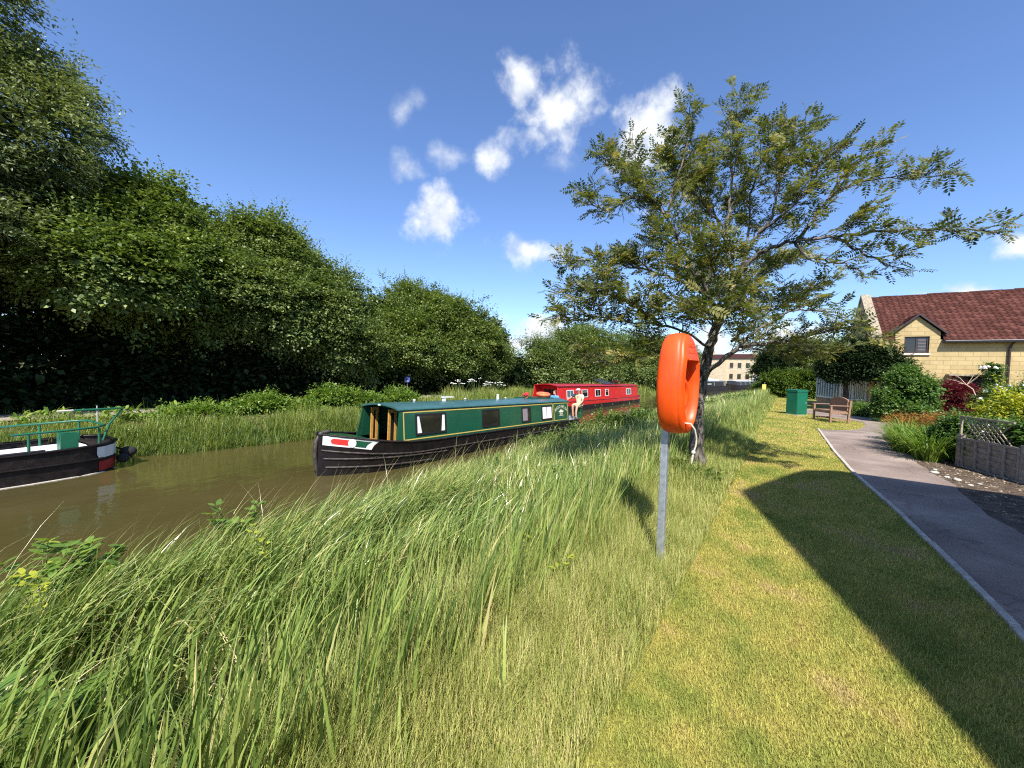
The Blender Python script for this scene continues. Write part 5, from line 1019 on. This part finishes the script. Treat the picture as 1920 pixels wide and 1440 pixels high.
# reeds on the near bank
xa, ya, LA, WA, HA, LE, CU, VA = [], [], [], [], [], [], [], []
def reeds(n, x0, x1, y0, y1, L0, L1, W0, W1, spread, lean0, lean1, c0, c1, vb, thr=.18, sc=1.6):
    x_, y_ = scatter(n, x0, x1, y0, y1, g_, lambda a, b_: np.clip((sn(a, b_, sc, 4)-thr)*3.2, .06, 1)); k = len(x_); xa.append(x_); ya.append(y_)
    pt = sn(x_, y_, .9, 8); LA.append(g_.uniform(L0, L1, k)*(.8+.35*pt)); WA.append(g_.uniform(W0, W1, k)); HA.append(WIND+g_.normal(0, spread, k)+.9*(pt-.5)); LE.append(g_.uniform(lean0, lean1, k)); CU.append(g_.uniform(c0, c1, k)*np.clip((-1.3-x_)/1.6, .22, 1)); VA.append(np.clip(g_.normal(vb, .25, k)+(pt-.5)*.3, 0, 1)+(g_.random(k) < .014)*.6)
reeds(19000, -5.75, -1.40, -1.6, 3.6, .52, .88, .015, .029, .45, .0, .30, .5, 1.8, .46, .46, 2.6)
reeds(9000, -5.75, -1.35, -1.6, 3.6, .40, .80, .006, .012, 1.1, .0, .5, .2, 1.5, .56, .36, 2.6)
reeds(4000, -5.75, -3.6, -1.6, 4.5, .8, 1.15, .012, .022, .5, .1, .4, .6, 1.6, .52, .3)
reeds(22000, -5.7, -1.45, 3.6, 10.5, .52, .86, .015, .027, 1.1, .0, .28, .1, 1.1, .52, .30, 2.2)
reeds(13000, -5.7, -1.45, 3.6, 10.5, .4, .8, .006, .012, 2.0, .0, .4, .1, 1.3, .64, .2)
reeds(12000, -5.6, -1.5, 10.5, 22, .70, 1.0, .018, .030, 1.3, .0, .3, .2, .9, .55)
reeds(8000, -5.6, -1.3, 22, 42, .70, 1.0, .028, .045, 1.4, .0, .3, .2, .8, .56)
reeds(2600, -2.5, -1.25, .2, 3.2, .40, .80, .012, .022, .9, .0, .28, .0, .5, .50, .35, 3)
reeds(1700, -4.5, -1.2, .0, 6, .35, .8, .006, .013, 2.5, 1.0, 1.5, .0, .5, .98)
reeds(900, -5.7, -4.2, -1, 12, 1.0, 1.35, .004, .006, .8, .05, .35, .4, 1.2, .97)
x_, y_ = np.concatenate(xa), np.concatenate(ya); P = np.stack([x_, y_, gz(x_, y_)-.03], 1); HA = np.concatenate(HA)
strip('reeds', 'long green reeds and sedge leaning over the near bank', 'reed', P, np.concatenate(LA), np.concatenate(WA), HA, np.concatenate(LE), np.concatenate(CU), 5, np.concatenate(VA), tw=g_.normal(0, 1.0, len(P)))
# finer yellowing grass between reeds and lawn
def tall(n, x0, x1, y0, y1, L0, L1, W0, W1, seg, dens=None):
    x_, y_ = scatter(n, x0, x1, y0, y1, g_, dens); k = len(x_); e = np.clip((-.62-x_-.12*np.sin(y_*1.7))/.9, 0.05, 1); L = g_.uniform(L0, L1, k)*(.22+.78*e)*(.7+.6*sn(x_, y_, 2.2, 6))
    return np.stack([x_, y_, gz(x_, y_)-.01], 1), L, g_.uniform(W0, W1, k), g_.uniform(0, 6.3, k), g_.uniform(.0, .5, k), g_.uniform(.1, 1.1, k), np.clip(.42+.34*(sn(x_, y_, 1.5, 12)-.35)+g_.normal(0, .20, k)+(1-e)*.14-.22*np.clip((y_-4)/8, 0, 1), 0, 1)
A = [tall(52000, -1.62, -.60, .4, 5, .30, .62, .0028, .005, 3), tall(26000, -1.7, -.62, 5, 12, .30, .6, .005, .009, 3), tall(14000, -1.9, -.72, 12, 38, .3, .6, .010, .022, 3)]
A = [np.concatenate([a[i] for a in A]) for i in range(7)]
strip('tall_grass', 'fine yellowing unmown grass along the lawn edge', 'tall_grass', *A[:6], 3, A[6])
# mown lawn blades
def in_lawn(x_, y_):
    lim = np.where(y_ < 15.5, np.interp(y_, [p[1] for p in KL], [p[0] for p in KL])-.015+.03*np.sin(y_*9)*np.sin(y_*3.1), np.interp(y_, [15.5, 15.8, 16.6, 18.3, 19.3, 20.3, 20.9, 21.6, 23.2, 25, 36], [.8, 1.35, 1.85, 2.2, 2.25, 1.85, 1.25, .85, .55, .5, .9]))
    return (x_ < lim).astype(float)
def lawn(n, y0, y1, L0, L1, W0, W1, x0=-1.0, x1=2.3):
    x_, y_ = scatter(n, x0, x1, y0, y1, g_, in_lawn); k = len(x_); return np.stack([x_, y_, np.zeros(k)-.003], 1), g_.uniform(L0, L1, k), g_.uniform(W0, W1, k), g_.uniform(0, 6.3, k), g_.uniform(.1, .9, k), g_.uniform(.1, .9, k), g_.random(k)
A = [lawn(230000, 1.0, 4.2, .018, .042, .0022, .004), lawn(150000, 4.2, 10, .022, .045, .0035, .006), lawn(60000, 10, 22, .03, .05, .007, .012), lawn(22000, 22, 37, .04, .06, .014, .026)]
A = [np.concatenate([a[i] for a in A]) for i in range(7)]
strip('lawn_grass', 'short dry mown lawn grass', 'lawn_blade', *A[:6], 2, A[6])
# far bank grasses
def far(n, y0, y1, d0, d1, L0, L1, W0, W1, vb=.5):
    y_ = g_.uniform(y0, y1, n); x_ = xb(y_)+g_.uniform(d0, d1, n); k = (x_ < -17.7) & (x_ > -19.6); x_, y_ = x_[~k], y_[~k]; n_ = len(x_); pt = sn(x_, y_, 1.0, 17)
    return np.stack([x_, y_, gz(x_, y_)-.02], 1), g_.uniform(L0, L1, n_)*(.35+1.25*np.clip(pt*1.4-.2, 0, 1)), g_.uniform(W0, W1, n_), g_.uniform(0, 6.3, n_), g_.uniform(0, .5, n_), g_.uniform(.2, 1.2, n_), np.clip(vb+.5*(pt-.5)+g_.normal(0, .18, n_), 0, 1)
A = [far(16000, -4, 16, -3.6, -.9, .12, .32, .010, .018, .55), far(16000, -4, 16, -1.1, .15, .30, .62, .010, .018, .42), far(9000, -4, 16, -.5, .22, .40, .75, .012, .02, .36), far(22000, 16, 34, -4.2, .1, .3, .7, .016, .028), far(9000, 34, 64, -4.5, .1, .5, 1.0, .04, .07), far(7000, -6, 32, -7, -4.8, .15, .4, .014, .024, .35)]
A = [np.concatenate([a[i] for a in A]) for i in range(7)]
strip('bank_grass', 'rough grass and sedge on the far bank', 'bank_grass', *A[:6], 4, A[6])

# ------------------------------------------------------------------ single plants
def bush(name, label, cat, base, blobs, ncl, per, L, Wd, mat, seed, group=None, **kw):
    kw.setdefault('rc', .22); kw.setdefault('flat', .5)
    return tree(name, label, cat, base, blobs, ncl, per, L, Wd, mat, seed, group, .03, .3, leafname='foliage', **kw)
def z0(x_, y_): return float(gz(x_, y_))
BB = 'leafy bushes along the near bank'
for i, (lab, x_, y_, bl) in enumerate((
    ('broad leafy bush on the near bank hiding the green boat stern water', -4.7, 12.2, [(-4.6, 12.0, -.35, .95, 1.2, .55), (-4.0, 13.2, -.2, .8, 1.1, .5), (-5.1, 11.2, -.6, .6, .7, .45), (-4.4, 14.2, -.15, .7, 1.0, .45)]),
    ('low leafy bush at the water edge below the green boat hull', -5.2, 8.7, [(-5.2, 8.7, -.62, .6, .8, .45), (-4.8, 9.7, -.55, .65, .7, .45)]),
    ('leafy nettle patch on the bank beyond the tree trunk', -2.6, 24, [(-2.5, 24, -.1, .6, 1.4, .5), (-2.2, 27, .0, .6, 1.6, .5), (-3.1, 21, -.3, .6, 1.4, .5)]),
    ('small leafy weed patch at the foot of the rowan', -1.25, 6.2, [(-1.35, 6.2, .1, .32, .35, .22), (-.95, 6.35, .08, .22, .25, .18), (-1.75, 5.9, .05, .3, .35, .25)]),
    ('dark leafy bush behind the far end of the reeds', -1.7, 39, [(-1.9, 39, .4, .7, 1, .6)]))):
    bush('leafy_bush', lab, 'bush', (x_, y_, z0(x_, y_)), bl, (300, 150, 260, 130, 60)[i], 30, (.085, .08, .11, .05, .14)[i], (.045, .042, .06, .026, .08)[i], 'leaf_nettle', 61+i, BB, rc=.24 if i != 3 else .12)
for i, (lab, x_, y_, bl, nc) in enumerate((('leafy weeds on the far bank left of the green boat bow', -16.2, 6.3, [(-16.2, 6.3, -.1, .6, 1.0, .42), (-15.7, 7.5, -.35, .5, .7, .35)], 150), ('tallest leafy weeds on the far bank behind the green boat bow', -16.4, 9.4, [(-16.4, 9.2, .05, .7, 1.1, .55), (-15.9, 10.6, -.2, .6, .9, .5)], 200), ('leafy weeds on the far bank above the green boat cabin front', -16.0, 12.4, [(-16.0, 12.4, -.1, .6, 1.2, .45)], 120), ('leafy weeds at the far bank edge right of the barge', -15.9, 4.1, [(-15.9, 4.1, -.25, .6, .9, .32)], 110))):
    bush('leafy_bush', lab, 'bush', (x_, y_, z0(x_, y_)), bl, nc, 28, .11, .06, 'comfrey', 160+i, 'leafy weeds on the far bank', rc=.24)
GB = 'garden shrubs by the cottage'
bush('garden_shrub', 'tall green shrub against the cottage wall beneath the dormer', 'shrub', (3.6, 20.8, 0), [(3.5, 20.8, 1.15, .52, .5, .75), (3.1, 20.5, .75, .38, .4, .6), (3.95, 20.9, .85, .42, .45, .7), (3.65, 20.6, .45, .6, .5, .42), (3.6, 20.8, 1.75, .32, .35, .35), (4.15, 20.8, 1.35, .22, .25, .3)], 360, 30, .10, .055, 'leaf_shrub', 71, GB)
bush('japanese_maple', 'dark red leaved maple beside the tall green shrub', 'shrub', (5.15, 22, 0), [(5.1, 21.9, 1.05, .62, .55, .55), (5.6, 22, .85, .45, .5, .45), (4.75, 21.8, .75, .4, .4, .4), (5.2, 21.7, .45, .7, .5, .4)], 320, 32, .075, .030, 'leaf_maple', 72, flat=.25)
bush('garden_shrub', 'low bright green bush below the glazed bay', 'shrub', (2.75, 22.9, 0), [(2.55, 22.9, .22, .4, .4, .28), (3.0, 22.8, .24, .42, .4, .3)], 150, 28, .07, .035, 'leaf_shrub', 73, GB, vb=.62, rc=.15)
bush('garden_shrub', 'yellow green shrub above the right end of the fence', 'shrub', (4.0, 12.9, 0), [(3.85, 12.6, 1.0, .45, .5, .40), (4.3, 12.9, .85, .5, .5, .6), (3.75, 12.4, .7, .35, .4, .35)], 230, 28, .085, .05, 'leaf_yellow', 74, GB, vb=.5)
bush('garden_shrub', 'dark green bush leaning over the second fence panel', 'shrub', (3.5, 10.3, 0), [(3.35, 10.35, .72, .28, .4, .28), (3.6, 9.9, .75, .35, .45, .35), (3.75, 10.7, .55, .4, .4, .5)], 220, 28, .06, .038, 'leaf_shrub', 75, GB, vb=.3, rc=.14)
bush('garden_shrub', 'dark climbing shrub at the trellis end beside the daylilies', 'shrub', (2.8, 11.5, 0), [(2.78, 11.6, .55, .28, .35, .35), (2.75, 11.9, .32, .3, .35, .32)], 130, 28, .055, .035, 'leaf_shrub', 76, GB, vb=.3, rc=.13)
bush('garden_shrub', 'loose green shrub between maple and roses', 'shrub', (4.6, 16.0, 0), [(4.2, 15.8, .22, .6, .6, .28), (5.3, 16.6, .3, .5, .6, .4), (3.7, 15.0, .2, .5, .5, .28), (4.6, 18.6, .25, .5, .6, .3)], 220, 26, .08, .045, 'leaf_shrub', 77, GB, vb=.4)
def rose(label, base, blobs, ncl, nf, seed, fr=.045):
    t_ = bush('rose_bush', label, 'rose bush', base, blobs, ncl, 26, .06, .036, 'leaf_shrub', seed, 'white rose bushes', vb=.4, rc=.16); g2 = np.random.default_rng(seed); b0 = np.array(base)
    for k in range(nf):
        b_ = np.array(blobs[g2.integers(len(blobs))]); d = g2.normal(size=3); d[1] = -abs(d[1])-.3; d[2] = abs(d[2])*.8; d /= np.linalg.norm(d); c = b_[:3]+d*b_[3:]*1.08-b0
        mb = MB(); r_ = fr*g2.uniform(.7, 1.25)
        for q_ in range(6):
            a = q_*math.pi/3+g2.random(); mb.ball(tuple(c+np.array([math.cos(a)*r_*.55, g2.normal(0, .1)*r_, math.sin(a)*r_*.5])), r_*.6, 6, 4, (1, .6, .8))
        mb.ball(tuple(c+np.array([0, -r_*.25, 0])), r_*.5, 6, 4); mb.build('bloom', 'white_petal', t_)
rose('bush with many white blooms right of the red maple', (5.1, 17.2, 0), [(4.85, 17.1, 1.05, .40, .4, .42), (5.3, 17.2, 1.2, .40, .4, .42), (5.1, 17.2, .45, .45, .4, .45)], 200, 26, 81, .045)
rose('tall bush with a few white blooms at the picture edge above the yellow shrub', (5.2, 15.4, 0), [(5.2, 15.4, 1.35, .5, .45, .55), (5.3, 15.4, .6, .5, .45, .6)], 200, 11, 82, .05)
rose('climbing bush of pale blooms on top of the door canopy', (7.05, 25.75, 0), [(7.1, 25.75, 2.25, .32, .2, .22), (7.2, 25.8, 1.2, .18, .15, 1.1)], 110, 16, 83, .05)
rose('small bush with white blooms showing through the trellis', (3.25, 11.0, 0), [(3.2, 11.0, .55, .3, .35, .35)], 90, 7, 84, .04)
# daylilies and crocosmia along the path
def clump(name, label, cat, x_, y_, n, L0, L1, W0, W1, c0, c1, mat, seed, r_=.2, group=None, vb=.5, seg=6):
    g2 = np.random.default_rng(seed); t_ = thing(name, label, cat, (x_, y_, z0(x_, y_)), 0, group); a = g2.uniform(0, 6.3, n); rr = r_*np.sqrt(g2.random(n)); P = np.stack([np.sin(a)*rr, np.cos(a)*rr, np.zeros(n)-.02], 1)
    strip('leaves', None, mat, P, g2.uniform(L0, L1, n), g2.uniform(W0, W1, n), a+g2.normal(0, .5, n), g2.uniform(.05, .45, n), g2.uniform(c0, c1, n), seg, g2.normal(vb, .2, n), kind=None, parent=t_); return t_
DL = 'daylily clumps beside the path'
for i, (lab, x_, y_) in enumerate((('nearest clump, broad arching leaves over the soil edge', 2.36, 11.3), ('clump with leaves spilling over the asphalt edge', 2.18, 12.2), ('clump in front of the orange flowers', 2.32, 13.1), ('clump set back against the dark climber', 2.62, 12.0))):
    clump('daylily', 'daylily '+lab, 'plant', x_, y_, 270, .60, 1.05, .018, .030, 1.0, 2.3, 'daylily_leaf', 90+i, .20, DL, .55)
for i, (lab, x_, y_) in enumerate((('orange topped montbretia clump behind the daylilies', 2.86, 13.6), ('bronze leaved montbretia clump at the bend of the path', 2.52, 14.2), ('smaller orange montbretia near the sapling', 3.25, 14.3))):
    t_ = clump('montbretia', lab, 'plant', x_, y_, 170, .5, .85, .010, .018, .3, 1.2, 'daylily_leaf', 96+i, .24, 'montbretia clumps', .6)
    V, Q, var = crown([(0, 0, .55, .34, .30, .19)], 80, 14, .065, .024, 99+i, rc=.12, flat=.8, upn=.3); obj('blossom', np_mesh('blossom', V, Q, var), 'croc_flower', t_)
sp = thing('sapling', 'bare pale stemmed sapling forking above the red maple', 'sapling', (5.0, 19, 0))
MB().tube([(0, 0, 0), (.02, 0, .66), (-.02, 0, 1.05), (-.14, 0, 1.40), (-.28, 0, 1.53)], [.022, .02, .017, .014, .012], 7).build('stem', 'sapling_bark', sp)
mb = MB()
for tp in ((-.75, -.1, 1.72), (-.62, .1, 1.95), (-.12, 0, 1.95), (-.02, .1, 1.78), (-.5, -.15, 1.58), (.1, -.1, 2.05)): mb.tube([(-.28, 0, 1.53), ((-.28+tp[0])/2+.02, tp[1]*.5, (1.53+tp[2])/2+.02), tp], [.010, .007, .003], 5)
mb.build('branch', 'sapling_bark', sp)
# brambles, yellow leaved sprigs, comfrey and cow parsley
def bramble(label, x_, y_, zt, n, L, mat, seed, group, spread=.35, leafn=5):
    g2 = np.random.default_rng(seed); b_ = z0(x_, y_); t_ = thing('bramble', label, 'plant', (x_, y_, b_), 0, group); mb = MB(); P, AZ, LE, LL = [], [], [], []
    for k in range(n):
        a = g2.uniform(0, 6.3); tip = np.array([math.sin(a)*spread*g2.uniform(.3, 1), math.cos(a)*spread*g2.uniform(.3, 1), (zt-b_)*g2.uniform(.75, 1.08)]); mid = tip*np.array([.4, .4, .6]); mb.tube([(0, 0, 0), tuple(mid), tuple(tip)], [.006, .005, .003], 5)
        for s_ in np.linspace(.45, 1, leafn):
            p = mid+(tip-mid)*(s_-.45)/.55; h_ = g2.uniform(0, 6.3)
            for q_ in (-1.25, 0, 1.25): P.append(p+g2.normal(0, .008, 3)); AZ.append(h_+q_); LE.append(g2.uniform(.9, 1.5)); LL.append(L*g2.uniform(.7, 1.2)*(1 if q_ == 0 else .85))
    LL = np.array(LL); m_ = len(LL); mb.build('stem', 'green_stem', t_)
    strip('leaves', None, mat, np.array(P), LL, LL*.58, np.array(AZ), np.array(LE), g2.uniform(.1, .5, m_), 5, g2.normal(.45, .2, m_), prof='oval', kind=None, parent=t_)
BR = 'bramble sprays among the reeds'
for i, a in enumerate((('bramble spray over the water in the lower left corner', -5.15, .30, -.08, 11, .125, 'leaf_bramble'), ('bramble spray at the water edge left of the green boat bow', -5.2, 1.78, -.05, 7, .115, 'leaf_bramble'), ('bramble low in the reeds left of the post', -1.50, 2.12, .26, 7, .075, 'leaf_bramble'), ('bramble with pale leaves beside the bank edge spray', -5.1, .62, -.12, 8, .115, 'leaf_bramble'),
    ('acid yellow leaf sprig among reeds at the far left', -4.35, .26, -.02, 2, .075, 'leaf_acid'), ('acid yellow leaf sprig deep in the reeds before the boat', -3.75, 1.52, .08, 2, .055, 'leaf_acid'), ('yellow leaf tuft topping the bramble near the post', -1.42, 2.16, .33, 2, .05, 'leaf_acid'), ('yellow leaf sprig in the grass above the housing shadow', -1.85, 3.87, .34, 2, .05, 'leaf_acid'), ('nettle like weed in the reeds behind the housing shadow', -2.35, 4.6, .30, 8, .07, 'leaf_nettle'), ('weed with pointed leaves midway along the near reeds', -3.4, 3.4, .06, 8, .07, 'leaf_nettle'), ('leafy weed among reeds in front of the boat hull', -4.3, 5.6, -.02, 8, .08, 'leaf_nettle'), ('broad dock leaves low in the left reeds', -2.7, .22, .12, 3, .13, 'leaf_bramble'))):
    bramble(*a, 110+i, BR)
g2 = np.random.default_rng(77)
for i, (lab, x_, y_) in enumerate((('nearest the barge tiller', -16.6, 2.6), ('right of the barge rail', -16.4, 3.9), ('beside the dry straw patch', -16.5, 5.2), ('under the low ash bough', -17.0, 7.2), ('tallest, opposite the green boat bow', -17.0, 8.6), ('just above the green boat bow', -16.9, 9.8), ('behind the barge handrail', -16.8, 1.2))):
    n = 190; t_ = thing('comfrey', 'comfrey clump with broad leaves '+lab, 'plant', (x_, y_, z0(x_, y_)), 0, 'comfrey clumps on the far bank'); a = g2.uniform(0, 6.3, n); rr = .55*np.sqrt(g2.random(n)); rr *= 1.25; P = np.stack([np.sin(a)*rr, np.cos(a)*rr, g2.uniform(0, .42, n)*(1.1-.6*rr)], 1)
    strip('leaves', None, 'comfrey', P, g2.uniform(.12, .28, n), g2.uniform(.05, .09, n), g2.uniform(0, 6.3, n), g2.uniform(.4, 1.5, n), g2.uniform(.2, 1.2, n), 5, g2.normal(.5, .22, n), prof='oval', kind=None, parent=t_)
for i, (x_, y_, h_) in enumerate(((-17.0, 18.2, 1.05), (-16.9, 19.4, 1.15), (-16.8, 20.6, .95), (-17.1, 21.6, .9))):
    t_ = thing('cow_parsley', 'white flowering cow parsley '+('nearest of the patch', 'tallest of the patch', 'third along the patch', 'farthest of the patch')[i]+' on the far bank', 'plant', (x_, y_, z0(x_, y_)), 0, 'cow parsley on the far bank'); mb, mf = MB(), MB()
    for k in range(9):
        tp = (g2.normal(0, .30), g2.normal(0, .35), h_*g2.uniform(.8, 1.1)); mb.tube([(0, 0, 0), (tp[0]*.5, tp[1]*.5, tp[2]*.55), tp], .008, 4); [mf.ball((tp[0]+g2.normal(0, .05), tp[1]+g2.normal(0, .05), tp[2]+g2.normal(0, .015)), .035*g2.uniform(.7, 1.3), 6, 4, (1, 1, .45)) for _ in range(6)]
    mb.build('stem', 'green_stem', t_); mf.build('blossom', 'white_petal', t_)
# reed tussock with stiff blades in front, dead leaves caught in the reeds
for i, (lab, x_, y_, n, L1) in enumerate((('stiff iris fan standing alone at the lower edge', -1.42, .78, 15, .62), ('yellowing iris fan left of the lone one', -1.62, .66, 17, .7), ('single dark iris shoot by the lawn', -.98, 1.38, 5, .45), ('short iris fan at the picture bottom', -1.12, .90, 7, .42))):
    clump('iris', lab, 'plant', x_, y_, n, L1*.6, L1, .014, .022, .0, .5, 'reed', 130+i, .035, 'iris fans at the reed edge', .5)
dl = thing('dead_leaf', 'two pale dead leaves caught in the reeds left of the post', 'dead leaf', (-2.3, 2.85, .10))
for k, (a, le) in enumerate(((.6, .7), (2.0, 1.2))): strip('leaf_blade', None, 'dead_leaf', np.array([[.02*k, .03*k, .0]]), np.array([.13]), np.array([.05]), np.array([a]), np.array([le]), np.array([.5]), 5, np.array([.5]), prof='oval', kind=None, parent=dl)
# stones and leaf litter on the soil bed
for i, (x_, y_, r_) in enumerate(((2.12, 9.75, .05), (2.2, 9.45, .04), (2.28, 9.3, .045), (2.35, 9.0, .03), (2.2, 10.1, .035), (2.5, 9.2, .03))):
    mb = MB(); mb.ball((0, 0, r_*.4), r_, 8, 5, (1.3, 1, .55)); o = mb.build('stone', 'pale_stone'); o.location = (x_, y_, 0); o.rotation_euler = (0, 0, i*1.1); tag(o, 'pale stone '+('largest', 'second', 'third', 'flat', 'farthest', 'smallest')[i]+' of those along the path edge below the daylilies', 'stone', 'pale stones on the soil')
g2 = np.random.default_rng(8); n = 1100; x_ = g2.uniform(2.12, 3.6, n); y_ = g2.uniform(5, 11, n); k = x_ < 2.65+(11-y_)*.35; x_, y_ = x_[k], y_[k]; n = len(x_); a = g2.uniform(0, 6.3, n)
V, Q = leaves(np.stack([x_, y_, g2.uniform(.008, .03, n)], 1), np.stack([np.sin(a), np.cos(a), g2.normal(0, .3, n)], 1), np.stack([g2.normal(0, .5, n), g2.normal(0, .5, n), np.ones(n)], 1), g2.uniform(.015, .05, n), g2.uniform(.01, .028, n)); tag(obj('leaf_litter', np_mesh('leaf_litter', V, Q), 'dead_leaf'), 'dry leaf litter on the soil bed', kind='stuff')
